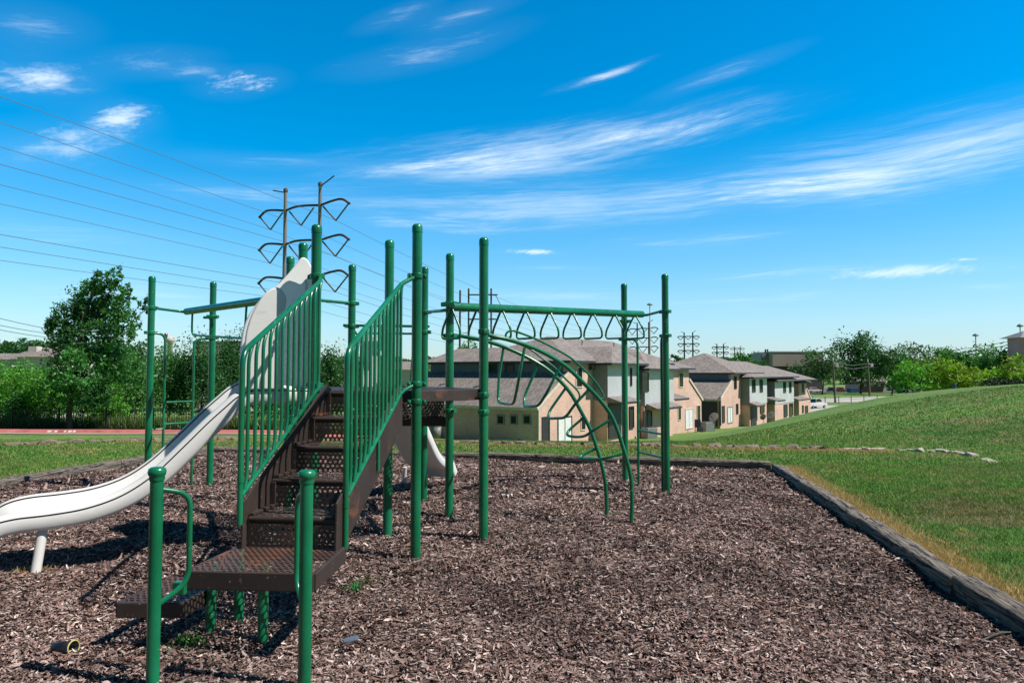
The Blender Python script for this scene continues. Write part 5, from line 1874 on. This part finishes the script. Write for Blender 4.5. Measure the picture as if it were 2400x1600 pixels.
GR = 'trees around the car park'
for a in [
    (1925, 205, 815, 910, 62, 'grey', 'grey green tree beside the brown box building', None),
    (2015, 212, 778, 908, 70, 'dark', 'tallest dark spreading tree behind the lamp pole', None),
    (2088, 200, 808, 905, 75, 'dark', 'dark spreading tree right of the second lamp pole', None),
    (2150, 215, 812, 905, 62, 'grey', 'dark tree with a ragged top left of the pointed one', None),
    (2212, 225, 802, 900, 42, 'mid', 'narrow pointed tree rising above the yellow green shrubs', None),
    (2265, 220, 808, 905, 85, 'mid', 'broad green tree behind the yellow green shrubs', None),
    (2335, 210, 806, 905, 66, 'mid', 'green tree below the brown utility pole at the right', None),
    (2398, 190, 830, 900, 40, 'dark', 'dark tree at the right picture border', None)]:
    tree(*a[:7], group=GR, dens=.9, shape=.95)
GY = 'yellow green shrub trees'
for a in [
    (2133, 125, 850, 926, 56, 'bright', 'leftmost yellow green shrub tree above the white trailer'),
    (2190, 128, 834, 924, 66, 'yellow', 'largest yellow green shrub tree in the middle of its row'),
    (2255, 124, 850, 922, 54, 'yellow', 'yellow green shrub tree on the hill crest right of the blue bin'),
    (2372, 105, 836, 908, 60, 'yellow', 'yellow green shrub tree at the right border behind the dark hedge')]:
    tree(*a, group=GY, leaf=.30, shape=1.0, dens=1.2)
GREENS['hedge'] = (.012, .028, .014)
hd_ = tree(2352, 70, 886, 912, 66, 'hedge', 'low dark clipped hedge on the hill crest at the right', 'hedge', 'hedge', leaf=.13, trunk=False, shape=1.0, dens=1.6)

# far wooded skyline, one mass each side
def far_wood(name, u0, u1, d, vt, label, kind='dark'):
    n = int((u1 - u0) * 34)
    u = RNG.uniform(u0, u1, n)
    top = np.array([vt(x) for x in u])
    x = (u - 1200) / FPX * d; dd = d + RNG.uniform(-12, 12, n)
    zt_ = EYE + (872 - top) / FPX * d
    z = FARZ + (zt_ - FARZ) * RNG.uniform(.2, 1, n) ** .6 + RNG.normal(0, .4, n)
    P = np.stack([x, dd, z], 1)
    nr = RNG.normal(0, 1, (n, 3)) + np.array([0, 0, .6]); nr /= np.linalg.norm(nr, axis=1)[:, None]
    t = np.cross(nr, RNG.normal(0, 1, (n, 3))); t /= np.linalg.norm(t, axis=1)[:, None]
    b = np.cross(nr, t)
    s = d * .0026 * RNG.uniform(.5, 1.4, n)[:, None]
    V = np.stack([P - t * s, P - b * s * .6, P + t * s, P + b * s * .6], 1).reshape(-1, 3)
    tint = np.array(GREENS[kind])[None] * RNG.uniform(.6, 1.4, (n, 1))
    o = fast_mesh(name, V, np.arange(n * 4).reshape(-1, 4), 'leaf', np.repeat(tint, 4, 0))
    tag(o, label, 'wood', kind='stuff')

far_wood('far_wood', -60, 330, 240, lambda u: 806 + 7 * math.sin(u * .05) + 4 * math.sin(u * .19), 'far dark belt of trees on the left skyline')
far_wood('far_wood', 560, 1010, 330, lambda u: 842 + 5 * math.sin(u * .06), 'far belt of trees behind the stair rails', 'grey')
far_wood('far_wood', 1560, 2480, 380, lambda u: 846 + 6 * math.sin(u * .033) + 3 * math.sin(u * .11), 'far belt of trees along the right skyline', 'grey')

# low shrub against the shaded end wall
x_, y_ = hp(-.9, -3.0)
tree(1222, y_, 1026, 1046, 16, 'mid', 'small green shrub at the foot of the shaded end wall', 'shrub', 'shrub', leaf=.06, trunk=False)

# ---------------------------------------------------------------- transmission towers and cables
def tower(uL, uR, dL, dR, v_top, arms, label, detail=True, r0=.32):
    xL, xR = xat(uL, dL), xat(uR, dR)
    g = FARZ if dL > 100 else tz(xL, dL)
    t = thing('power_pylon', label, 'pylon', ((xL + xR) / 2, (dL + dR) / 2, FARZ), 0, 'twin pole power pylons')
    res = {}
    L, R = Vector((xL, dL, 0)), Vector((xR, dR, 0))
    ax = (R - L); sp_ = ax.length; ax.normalize()
    zt = at(uL, v_top, dL).z
    mt = 'galvanised' if detail else 'weathered_steel'
    for p_ in (L, R):
        po = MB().tube([(p_.x, p_.y, FARZ - 1), (p_.x, p_.y, zt)], [r0 * 1.25, r0 * .85], 12 if detail else 6).build('pole', mt, t)
        if detail:
            MB().lathe([(r0 * 1.1, 0), (r0 * 1.2, .4), (.05, .7)], (p_.x, p_.y, zt), 10).build('pole_cap', 'weathered_steel', po)
    for s_, p_ in ((-1, L), (1, R)):
        q = p_ + ax * s_ * sp_ * .38
        e = Vector((q.x, q.y, zt + .4 + (.8 if s_ > 0 else .2)))
        MB().tube([(p_.x, p_.y, zt - .1), e], .10 if detail else .16, 6).build('shield_arm', 'weathered_steel', t)
    for li, v in enumerate(arms):
        z = at(uL, v, dL).z
        for seg in ('outer_left', 'middle', 'outer_right'):
            if seg == 'outer_left':
                a, b = L, L - ax * sp_ * .80
            elif seg == 'outer_right':
                a, b = R, R + ax * sp_ * .80
            else:
                a, b = R, L
            a = a.copy(); b = b.copy()
            za, zb = z, z - (.25 if seg != 'middle' else 0)
            rise = .055 * sp_
            if seg == 'middle':
                pts = [Vector((b.x, b.y, z)), b.lerp(a, .3) + Vector((0, 0, z + rise * .9)), b.lerp(a, .65) + Vector((0, 0, z + rise * .7)), Vector((a.x, a.y, z))]
            else:
                pts = [Vector((a.x, a.y, z)), a.lerp(b, .45) + Vector((0, 0, z + rise)), a.lerp(b, .75) + Vector((0, 0, z + rise)), Vector((b.x, b.y, z - .1 * sp_ * .6))]
            rr = r0 * (.58 if detail else .7)
            ao = MB().tube(catmull(pts, 4) if detail else pts, rr, 8 if detail else 5).build('crossarm', 'weathered_steel', t)
            if seg == 'middle':
                e0, e1 = b.lerp(a, .12), b.lerp(a, .82)
            else:
                e0, e1 = b, a.lerp(b, .10)
            zz = z - .03 * sp_
            low = e0.lerp(e1, .5) + Vector((0, 0, z - sp_ * .36))
            e0, e1 = e0 + Vector((0, 0, zz)), e1 + Vector((0, 0, zz))
            MB().tube([e0, low], r0 * (.42 if detail else .45), 6).tube([e1, low], r0 * (.42 if detail else .45), 6).build('insulator', 'cable', ao)
            res[(li, seg)] = low
    return res

near_t = tower(664, 746, 112, 108.3, 450, (494, 573.5, 653), 'nearest tall grey twin pole power pylon behind the white slide hood')
T2 = tower(1494, 1521, 378, 372, 757, (771.5, 793.5, 814.5), 'power pylon right behind the right ladder posts', False, .42)
tower(1604, 1624, 480, 478, 779, (789, 806, 822), 'power pylon standing just left of the farther roof peak', False, .5)
tower(1680.5, 1696, 635, 632, 806, (813.5, 826, 838), 'small power pylon right of the farther roof peak', False, .6)
tower(1722, 1735, 800, 800, 812, (816.5, 829, 840), 'smaller power pylon left of the brown box building', False, .6)
tower(1768, 1777, 1080, 1080, 823, (826, 836, 844), 'tiniest power pylon beside the brown box building', False, .7)

VL = {(0, 'outer_left'): 349, (0, 'middle'): 293, (0, 'outer_right'): 233, (1, 'outer_left'): 480, (1, 'middle'): 436, (1, 'outer_right'): 389,
      (2, 'outer_left'): 611, (2, 'middle'): 580, (2, 'outer_right'): 551}
nm_ = ['topmost', 'second from the top', 'third from the top', 'fourth from the top', 'fifth from the top', 'sixth from the top', 'seventh from the top', 'eighth from the top', 'lowest']
dirv = Vector((-51, -130, 0))
for i, (k, v0) in enumerate(sorted(VL.items(), key=lambda kv: kv[1])):
    p = near_t[k]
    r_ = (0 - 1200) / FPX
    t0 = (r_ * p.y - p.x) / (dirv.x - r_ * dirv.y)
    q = p + dirv * t0
    zq = at(0, v0, q.y).z
    # parabola through the insulator, the sight line at the picture border and the next pylon
    c1 = (zq - p.z) / (t0 * (t0 - 1)) if t0 * (t0 - 1) else 0
    pts = []
    for s_ in np.linspace(.95, 0, 26):
        w = p + dirv * s_
        pts.append(Vector((w.x, w.y, p.z + c1 * s_ * (s_ - 1))))
    e = T2[k]
    for s_ in np.linspace(0.03, 1, 24):
        w = p.lerp(e, s_)
        pts.append(Vector((w.x, w.y, w.z - 4 * 6.5 * s_ * (1 - s_))))
    o = MB().tube(pts, .03, 5).build('power_cable', 'cable', None, loc=p)
    tag(o, nm_[i] + ' of nine power cables between left border and nearest pylon', 'cable', 'power cables of the nearest pylon')
for i, (v0, v1, lab) in enumerate(((742, 776, 'upper'), (761, 783, 'middle'), (772, 792, 'lowest'))):
    a, b = at(-60, v0 - 12, 60), at(200, v1 + 6, 78)
    pts = [a.lerp(b, s_) - Vector((0, 0, 1.0 * s_ * (1 - s_))) for s_ in np.linspace(0, 1, 10)]
    o = MB().tube(pts, .03, 5).build('telephone_cable', 'cable', None, loc=a)
    tag(o, lab + ' of three thin cables running behind the tallest tree at the left', 'cable', 'thin cables at the left')

# wooden pole structure behind the near roof
t = thing('pole_structure', 'wooden switch structure of two poles with crossarms above the near roof', 'utility pole', (xat(1124, 150), 150, FARZ))
for u in (1098, 1151):
    MB().tube([(xat(u, 150), 150, FARZ - .5), (xat(u, 150), 150, zat(676, 150))], .19, 8).build('pole', 'weathered_steel', t)
for v, u0, u1 in ((691, 1098, 1166), (748, 1098, 1163), (795, 1098, 1160)):
    MB().bar((xat(u0, 150), 149.8, zat(v, 150)), (xat(u1, 150), 149.8, zat(v, 150)), .22, .28).build('crossarm', 'weathered_steel', t)
MB().tube([at(1161, 691, 149.8), at(1172, 712, 150), at(1188, 732, 152)], .07, 5).build('jumper_cable', 'cable', t)
for u, v in ((1084, 732), (1090, 781), (1092, 727)):
    MB().tube([at(u - 6, v, 150), at(u + 10, v - 3, 150)], .1, 6).build('insulator', 'dish_grey', t)
t = thing('utility_pole', 'thick bare dark pole left of the wooden switch structure', 'utility pole', (xat(1077, 140), 140, FARZ))
MB().tube([(xat(1077, 140), 140, FARZ - .5), (xat(1078, 140), 140, zat(680, 140))], [.24, .19], 10).build('pole', 'weathered_steel', t)

def mast(u, d, vtop, label):
    x = xat(u, d); zt = zat(vtop, d)
    t = thing('light_mast', label, 'light mast', (x, d, FARZ), 0, 'high light masts')
    MB().tube([(x, d, FARZ - .5), (x, d, zt)], [d * .0011, d * .0007], 8).build('pole', 'dish_grey', t)
    r = d * .0042
    MB().lathe([(.01, .9), (r * .5, .6), (r, .15), (r, -.15), (r * .4, -.35), (.01, -.4)], (x, d, zt), 12).build('lamp_head', 'unit_grey', t)

mast(1524, 330, 714, 'high light mast with a disc head beside the right ladder post')
mast(2288, 300, 786, 'thin high light mast above the trees at the right')
mast(2393, 260, 764, 'high light mast beside the pink building at the right border')

def wpole(u, d, v0, label, lamp=True, arms=False):
    x = xat(u, d); zt = zat(v0, d)
    t = thing('utility_pole', label, 'utility pole', (x, d, FARZ), 0, 'utility poles by the road')
    MB().tube([(x + .35 * (1 if lamp else 0), d, FARZ - .5), (x, d, zt)], [d * .0016, d * .0010], 10).build('pole', 'wood_pole', t)
    if lamp:
        MB().tube([(x, d, zt - .3), (x + d * .004, d, zt - .6)], .08, 6).box((x + d * .0055, d, zt - .9), (d * .0035, .5, .8)).build('lamp_head', 'dish_grey', t, bevel=.08)
        MB().lathe([(.14, 0), (.16, .2), (.16, .6), (.01, .75)], (x, d, zt), 8).build('pole_cap', 'dish_grey', t)
    if arms:
        for dz in (-.6, -2.0, -3.2):
            MB().bar((x - d * .002, d, zt + dz), (x + d * .0045, d, zt + dz), .25, .3).build('crossarm', 'weathered_steel', t)

wpole(1952, 150, 846, 'taller wooden lamp pole beside the light road')
wpole(2033.5, 190, 848, 'thinner wooden lamp pole before the dark slat fence')
wpole(2365.6, 230, 793, 'brown utility pole with crossarms above the trees at the right', False, True)
for i, (v0, v1) in enumerate(((800, 828), (808, 838))):
    a, b = at(2365, v0, 230), at(2090, v1 + 6, 300)
    o = MB().tube([a.lerp(b, s_) - Vector((0, 0, 3 * s_ * (1 - s_))) for s_ in np.linspace(0, 1, 9)], .09, 5).build('telephone_cable', 'cable', None, loc=a)
    tag(o, ('upper' if i == 0 else 'lower') + ' thin cable hanging left from the brown utility pole at the right', 'cable', 'thin cables at the right')
for i, dv in enumerate((0, 8)):
    a, b = at(1953, 848 + dv, 150), at(2033, 852 + dv, 190)
    c_ = at(2150, 850 + dv, 250)
    o = MB().tube([a, a.lerp(b, .5) - Vector((0, 0, .6)), b, b.lerp(c_, .5) - Vector((0, 0, .6)), c_], .05, 5).build('telephone_cable', 'cable', None, loc=a)
    tag(o, ('upper' if i == 0 else 'lower') + ' thin cable strung between the two lamp poles', 'cable', 'thin cables between the lamp poles')

# ---------------------------------------------------------------- far ground features on the right
def ground_quad(name, pts, mt, zo=.06):
    vs = []
    for u, v in pts:
        p_ = gnd(u, v, FARZ)
        vs.append((p_.x, p_.y, FARZ + zo))
    o = MB().face(vs).build(name, mt)
    if o.data.polygons[0].normal.z < 0:
        o.data.flip_normals()
    return tag(o, kind='structure')

ground_quad('parking_slab', [(1860, 968), (1960, 964), (2020, 951), (1905, 951)], 'concrete')
ground_quad('road', [(1860, 944.5), (2100, 941), (2360, 930), (2360, 922), (2100, 929), (1860, 936)], 'concrete')
ground_quad('car_park', [(1840, 922.5), (1990, 919), (2280, 918), (2280, 909), (1840, 909)], 'asphalt')

t = thing('roadside_fence', 'low wire fence of thin dark posts along the light road', 'fence', (*gnd(2000, 944, FARZ).xy, FARZ))
rl = MB(); prev = None
for u, v in ((1905, 946), (1934, 946), (1966, 945.5), (1995, 944), (2025, 943), (2056, 941.5), (2088, 939), (2122, 936), (2160, 932)):
    p_ = gnd(u, v, FARZ)
    hgt = 1.5
    MB().box((p_.x, p_.y, FARZ + hgt / 2), (.11, .11, hgt)).build('fence_post', 'fence_black', t)
    if prev is not None:
        for h in (.1, .55, .98):
            rl.tube([prev + Vector((0, 0, h * hgt)), p_ + Vector((0, 0, h * hgt))], .035, 5)
    prev = p_
rl.build('wire', 'unit_grey', t)

def car(u, v, rz, paint, label, van=False, s=1.0, truck=False):
    p = gnd(u, v, FARZ)
    t = thing('parked_truck' if truck else ('parked_van' if van else 'parked_car'), label, 'truck' if truck else ('van' if van else 'car'), p, rz, 'vehicles around the car park')
    L, W = 4.6 * s, 1.8 * s
    H = 1.5 * s
    if truck:
        L, H = 5.6 * s, 1.9 * s
        body = [(-L / 2, .45), (-L / 2, 1.05), (-L * .06, 1.08), (0, 1.08), (L * .3, 1.05), (L * .48, .98), (L / 2, .8), (L / 2, .4)]
        cab = [(-L * .10, 1.06), (-L * .08, 1.78), (-L * .02, 1.86), (L * .14, 1.84), (L * .26, 1.06)]
    elif van:
        H = 2.1 * s
        body = [(-L / 2, .4), (-L / 2, 1.1), (L * .34, 1.1), (L / 2, .9), (L / 2, .4)]
        cab = [(-L * .49, 1.08), (-L * .47, H - .1), (-L * .4, H), (L * .2, H), (L * .36, 1.08)]
    else:
        body = [(-L / 2, .38), (-L / 2 + .05, .9), (-L * .3, .98), (L * .18, .98), (L * .46, .82), (L / 2, .65), (L / 2, .38)]
        cab = [(-L * .42, .95), (-L * .28, H - .06), (-L * .2, H), (L * .08, H - .03), (L * .24, .95)]
    b = MB().prism([(x, -W / 2, z) for x, z in body], (0, W, 0))
    bo = b.build('body', paint, t, local=True, bevel=.08)
    c = MB().prism([(x, -W * .43, z) for x, z in cab], (0, W * .86, 0))
    co = c.build('cabin', paint, t, local=True, bevel=.06)
    inset = [(x * .88 + (0 if not truck else .05), z) for x, z in cab]
    zc = sum(z for _, z in cab) / len(cab)
    g_ = [(x * .90, zc + (z - zc) * .72) for x, z in cab]
    MB().prism([(x, -W * .436, z) for x, z in g_], (0, W * .872, 0)).build('side_window', 'glass_dark', co, local=True)
    fx = cab[-1][0]; tx = cab[-2][0]; fz, tz_ = cab[-1][1], cab[-2][1]
    for sg, (x0, z0, x1, z1) in ((1, (tx, tz_, fx, fz)), (-1, (cab[1][0], cab[1][1], cab[0][0], cab[0][1]))):
        a_ = Vector((x0, 0, z0)).lerp(Vector((x1, 0, z1)), .15); e_ = Vector((x0, 0, z0)).lerp(Vector((x1, 0, z1)), .85)
        dd = (e_ - a_).normalized(); nn = Vector((-dd.z, 0, dd.x)) * sg
        if nn.x * sg < 0: nn = -nn
        pts = [a_ + Vector((0, -W * .36, 0)), a_ + Vector((0, W * .36, 0)), e_ + Vector((0, W * .38, 0)), e_ + Vector((0, -W * .38, 0))]
        MB().prism([q + nn * .012 for q in pts], nn * .012).build('windscreen', 'glass_dark', co, local=True)
    for sx in (-L * .31, L * .32):
        for sy in (-1, 1):
            wo = MB().lathe([(.001, -.1), (.30 * s, -.1), (.33 * s, -.06), (.33 * s, .06), (.30 * s, .1), (.001, .1)], (sx, sy * W * .47, .33 * s), 16, axis=(0, 1, 0)).build('wheel', 'rubber', t, local=True)
            MB().lathe([(.001, 0), (.19 * s, .0), (.17 * s, .02), (.001, .025)], (sx, sy * (W * .47 + .1), .33 * s), 12, axis=(0, sy, 0)).build('rim', 'car_silver', wo, local=True)
    for sy in (-1, 1):
        MB().box((L / 2 - .01, sy * W * .36, .68 * s), (.05, .3, .14)).build('headlight', 'dish_grey', t, local=True, bevel=.02)
        MB().box((-L / 2 + .01, sy * W * .38, .75 * s), (.05, .22, .16)).build('tail_light', 'car_red', t, local=True, bevel=.02)
    return t

car(1908, 957, math.radians(35), 'car_white', 'white pickup truck parked on the pale slab beyond the last house', truck=True)
car(1908, 919.5, math.radians(8), 'car_white', 'white car under the grey green tree at the left of the car park', s=1.1)
car(1948, 918.5, math.radians(75), 'car_dark', 'dark car parked left of the blue dumpster', s=1.1)
car(1968, 918.5, math.radians(80), 'car_red', 'dark red car parked beside the blue dumpster', s=1.1)
car(2098, 915.5, math.radians(170), 'car_dark', 'black car under the trees right of the white roofed hut', s=1.25)
car(2026, 912, math.radians(10), 'car_silver', 'silver car behind the dark slat fence', s=1.1)
car(2052, 911.5, math.radians(5), 'car_white', 'white car behind the dark slat fence, right of the silver one', s=1.1)
car(2150, 911, math.radians(10), 'car_red', 'red car in shade behind the white flatbed trailer', s=1.1)

def dumpster(u, v, label):
    p = gnd(u, v, FARZ)
    t = thing('dumpster', label, 'dumpster', p, .1)
    MB().prism([(-1.5, -.9, .15), (-1.6, -1.0, 1.35), (1.6, -1.0, 1.35), (1.5, -.9, .15)], (0, 1.9, 0)).build('bin_body', 'dumpster_blue', t, local=True, bevel=.03)
    for sx in (-.78, .78):
        MB().box((sx, 0, 1.42), (1.5, 2.05, .08), M=Matrix.Rotation(.05, 3, 'X')).build('lid', 'black_plastic', t, local=True)
    for sx in (-1.62, 1.62):
        MB().box((sx, 0, .85), (.14, 1.2, .2)).build('fork_pocket', 'dumpster_blue', t, local=True)

dumpster(2000, 921, 'blue dumpster between the two lamp poles')
p = gnd(2234, 912, FARZ)
p = Vector((xat(2234, 120), 120, tz(xat(2234, 120), 120)))
t = thing('blue_drum', 'blue bin on the hill crest between yellow green shrubs', 'bin', p)
zz = at(2234, 900, 120).z
MB().lathe([(.30, p.z), (.34, p.z + 1), (.34, zz - .1), (.36, zz), (.001, zz)], (p.x, p.y, 0), 14).build('drum_body', 'dumpster_blue', t)
MB().lathe([(.38, zz), (.38, zz + .06), (.001, zz + .09)], (p.x, p.y, 0), 14).build('lid', 'black_plastic', t)

# dark slat fence
a, b = gnd(2014, 920, FARZ), gnd(2070, 919, FARZ)
t = thing('slat_fence', 'dark brown slat fence under the spreading trees', 'fence', (*((a + b) / 2).xy, FARZ))
m = MB(); n = 26
for i in range(n):
    p_ = a.lerp(b, (i + .5) / n)
    m.box((p_.x, p_.y, FARZ + .95), ((b - a).length / n * .86, .06, 1.9))
m.build('slats', 'dark_slat', t)
for i in range(5):
    p_ = a.lerp(b, i / 4)
    MB().box((p_.x, p_.y + .1, FARZ + 1.0), (.16, .12, 2.05)).build('fence_post', 'dark_slat', t)

# hut with a white roof
p = gnd(2077, 914, FARZ)
t = thing('guard_hut', 'small hut with a curved white roof between parked cars', 'hut', p)
MB().box((0, 0, 1.1), (1.5, 1.5, 2.2)).build('wall', 'unit_grey', t, local=True)
MB().lathe([(1.35, 2.15), (1.3, 2.4), (.95, 2.85), (.5, 3.1), (.001, 3.2)], (0, 0, 0), 14).build('roof', 'stucco_pale', t, local=True)
MB().box((0, -.77, 1.4), (.8, .04, .7)).build('window', 'glass_dark', t, local=True)

# flatbed trailer
a, b = gnd(2119, 920, FARZ), gnd(2186, 919.5, FARZ)
c = (a + b) / 2
t = thing('flatbed_trailer', 'long white flatbed trailer below the yellow green shrubs', 'trailer', (c.x, c.y, FARZ))
LL = (b - a).length
MB().box((0, 0, 1.05), (LL, 2.2, .5)).build('bed', 'car_white', t, local=True, bevel=.05)
MB().box((LL / 2 + .03, 0, 1.2), (.06, 2.0, .5)).build('tail_board', 'car_red', t, local=True)
for sx in (-LL * .38, LL * .25, LL * .36):
    for sy in (-1, 1):
        MB().lathe([(.001, -.12), (.42, -.12), (.45, 0), (.42, .12), (.001, .12)], (sx, sy * .95, .45), 14, axis=(0, 1, 0)).build('wheel', 'rubber', t, local=True)

def simple_house(u0, u1, d, vbase, veave, vridge, wall, roof, label, name='house', depth=9, chimney=None, flat=False, win=3, cat='house'):
    x0, x1 = xat(u0, d), xat(u1, d)
    ze, zr = zat(veave, d), zat(vridge, d)
    zb = min(zat(vbase, d), tz((x0 + x1) / 2, d)) - .3
    t = thing(name, label, cat, ((x0 + x1) / 2, d, zb))
    MB().box(((x0 + x1) / 2, d + depth / 2, (zb + ze) / 2), (x1 - x0, depth, ze - zb)).build('wall', wall, t)
    if flat:
        MB().box(((x0 + x1) / 2, d + depth / 2, ze + .25), (x1 - x0 + .4, depth + .4, .5)).build('roof', roof, t)
        rfo = None
    else:
        o_ = .6
        m = MB().prism([(x0 - o_, d - o_, ze), (x0 - o_, d + depth / 2, zr), (x0 - o_, d + depth + o_, ze)], (x1 - x0 + 2 * o_, 0, 0))
        rfo = m.build('roof', roof, t)
    for i in range(win):
        xx = x0 + (x1 - x0) * (i + .5) / win
        fo = MB().box((xx, d - .03, (zb + ze) / 2 + .6), (1.5, .08, 1.6)).build('window', 'cream_trim', t)
        MB().box((xx, d - .06, (zb + ze) / 2 + .6), (1.3, .06, 1.4)).build('pane', 'glass_dark', fo)
    if chimney:
        cu, cv0, cv1 = chimney
        cx = xat(cu, d)
        MB().box((cx, d + depth * .3, (zat(cv0, d) + zat(cv1, d)) / 2), (1.1, 1.1, abs(zat(cv0, d) - zat(cv1, d)))).build('chimney', 'stucco_pale', rfo or t)
    return t

simple_house(40, 128, 92, 900, 836, 812, 'stucco_pale', 'shingles', 'white house with a grey roof and chimney behind the left trees', chimney=(49, 810, 836))
simple_house(-70, 28, 100, 900, 842, 826, 'stucco_pale', 'shingles', 'pale house at the left picture border')
simple_house(455, 590, 120, 900, 806, 803, 'stucco_pale', 'asphalt', 'long low flat roofed building behind the left green ladder', 'low_building', flat=True, win=6, cat='building')
simple_house(918, 968, 96, 910, 866, 846, 'stucco_pale', 'shingles', 'pale house with a low roof behind the centre posts', win=2)
simple_house(2010, 2075, 232, 915, 893, 882, 'stucco_pale', 'shingles', 'pale house half hidden behind the car park trees', win=4)
simple_house(2350, 2420, 240, 900, 838, 832, 'pink_wall', 'asphalt', 'pale pink flat building behind the trees at the right', 'low_building', flat=True, win=5, cat='building')

# white tank with a red topped mast
d = 170.0
x = xat(398, d)
t = thing('water_tank', 'white tank with a red topped mast beyond the left trees', 'water tank', (x, d, FARZ))
zt, zb = zat(790, d), zat(800, d)
MB().lathe([(.001, FARZ), (.6, FARZ), (.6, zb - .4), (1.2, zb), (1.25, zt - .2), (.9, zt), (.001, zt + .1)], (x, d, 0), 16).build('tank', 'stucco_pale', t)
MB().tube([(x - .4, d - 1.3, FARZ), (x - .4, d - 1.3, zat(781, d))], .14, 6).build('mast', 'weathered_steel', t)
MB().lathe([(.001, -.5), (.4, -.4), (.4, .4), (.001, .5)], (x - .4, d - 1.3, zat(786, d)), 10).build('beacon', 'car_red', t)

# brown box building
d = 235.0
t = thing('box_building', 'large taupe windowless box building behind the farther townhouses', 'building', (xat(1860, d), d, FARZ))
x0, x1 = xat(1811, d), xat(1930, d)
zt, zm = zat(825, d), zat(858, d)
MB().box(((x0 + x1) / 2, d + 8, (zt + zm) / 2), (x1 - x0, 16, zt - zm)).build('upper_wall', 'taupe_wall', t)
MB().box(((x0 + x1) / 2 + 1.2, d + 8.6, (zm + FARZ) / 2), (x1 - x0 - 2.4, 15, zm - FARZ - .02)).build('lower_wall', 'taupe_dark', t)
MB().box(((x0 + x1) / 2, d + 8, zt + .15), (x1 - x0 + .3, 16.3, .3)).build('parapet', 'dish_grey', t)
w0, w1 = xat(1794, d), xat(1811, d)
wo = MB().box(((w0 + w1) / 2, d + 10, (zat(826, d) + FARZ) / 2), (w1 - w0, 12, zat(826, d) - FARZ)).build('stair_tower', 'unit_grey', t)
MB().box(((w0 + w1) / 2, d + 3.9, zat(833, d)), ((w1 - w0) * .8, .2, 1.0)).build('louvre_panel', 'unit_grey', t)
for u in (1807, 1812):
    MB().tube([(xat(u, d), d + 5, zat(832, d)), (xat(u, d), d + 5, zat(817, d))], .28, 8).build('flue', 'weathered_steel', t)

# small bright green shed
p = gnd(1993, 914, FARZ)
t = thing('green_shed', 'small bright green shed in a gap of the dark trees', 'shed', p)
MB().box((0, 0, 1.9), (2.6, 2.4, 3.8)).build('wall', 'green_wall', t, local=True)
MB().box((1.9, .2, 1.6), (1.1, 2.0, 3.2)).build('side_wall', 'stucco_pale', t, local=True)
MB().prism([(-1.5, -1.4, 3.82), (-1.5, 0, 4.5), (-1.5, 1.4, 3.82)], (3.0, 0, 0)).build('roof', 'asphalt', t, local=True)

# tower with an overhanging roof at the right border
d = 200.0
t = thing('pink_tower', 'pink tower with an overhanging grey roof cut by the right picture border', 'building', (xat(2412, d), d, FARZ))
x0, x1 = xat(2397, d), xat(2440, d)
MB().box(((x0 + x1) / 2, d + 3, (zat(790, d) + FARZ) / 2), (x1 - x0, 6, zat(790, d) - FARZ)).build('wall', 'pink_wall', t)
c = Vector(((x0 + x1) / 2, d + 3, 0))
hw = (x1 - x0) / 2 + 1.5
zz, z2 = zat(791, d), zat(774, d)
pts = [c + Vector((-hw, -4.5, zz)), c + Vector((hw, -4.5, zz)), c + Vector((hw, 4.5, zz)), c + Vector((-hw, 4.5, zz))]
ap = c + Vector((0, 0, z2))
m = MB()
for i in range(4):
    m.face([pts[i], pts[(i + 1) % 4], ap])
m.face(list(reversed(pts)))
m.build('roof', 'unit_grey', t)
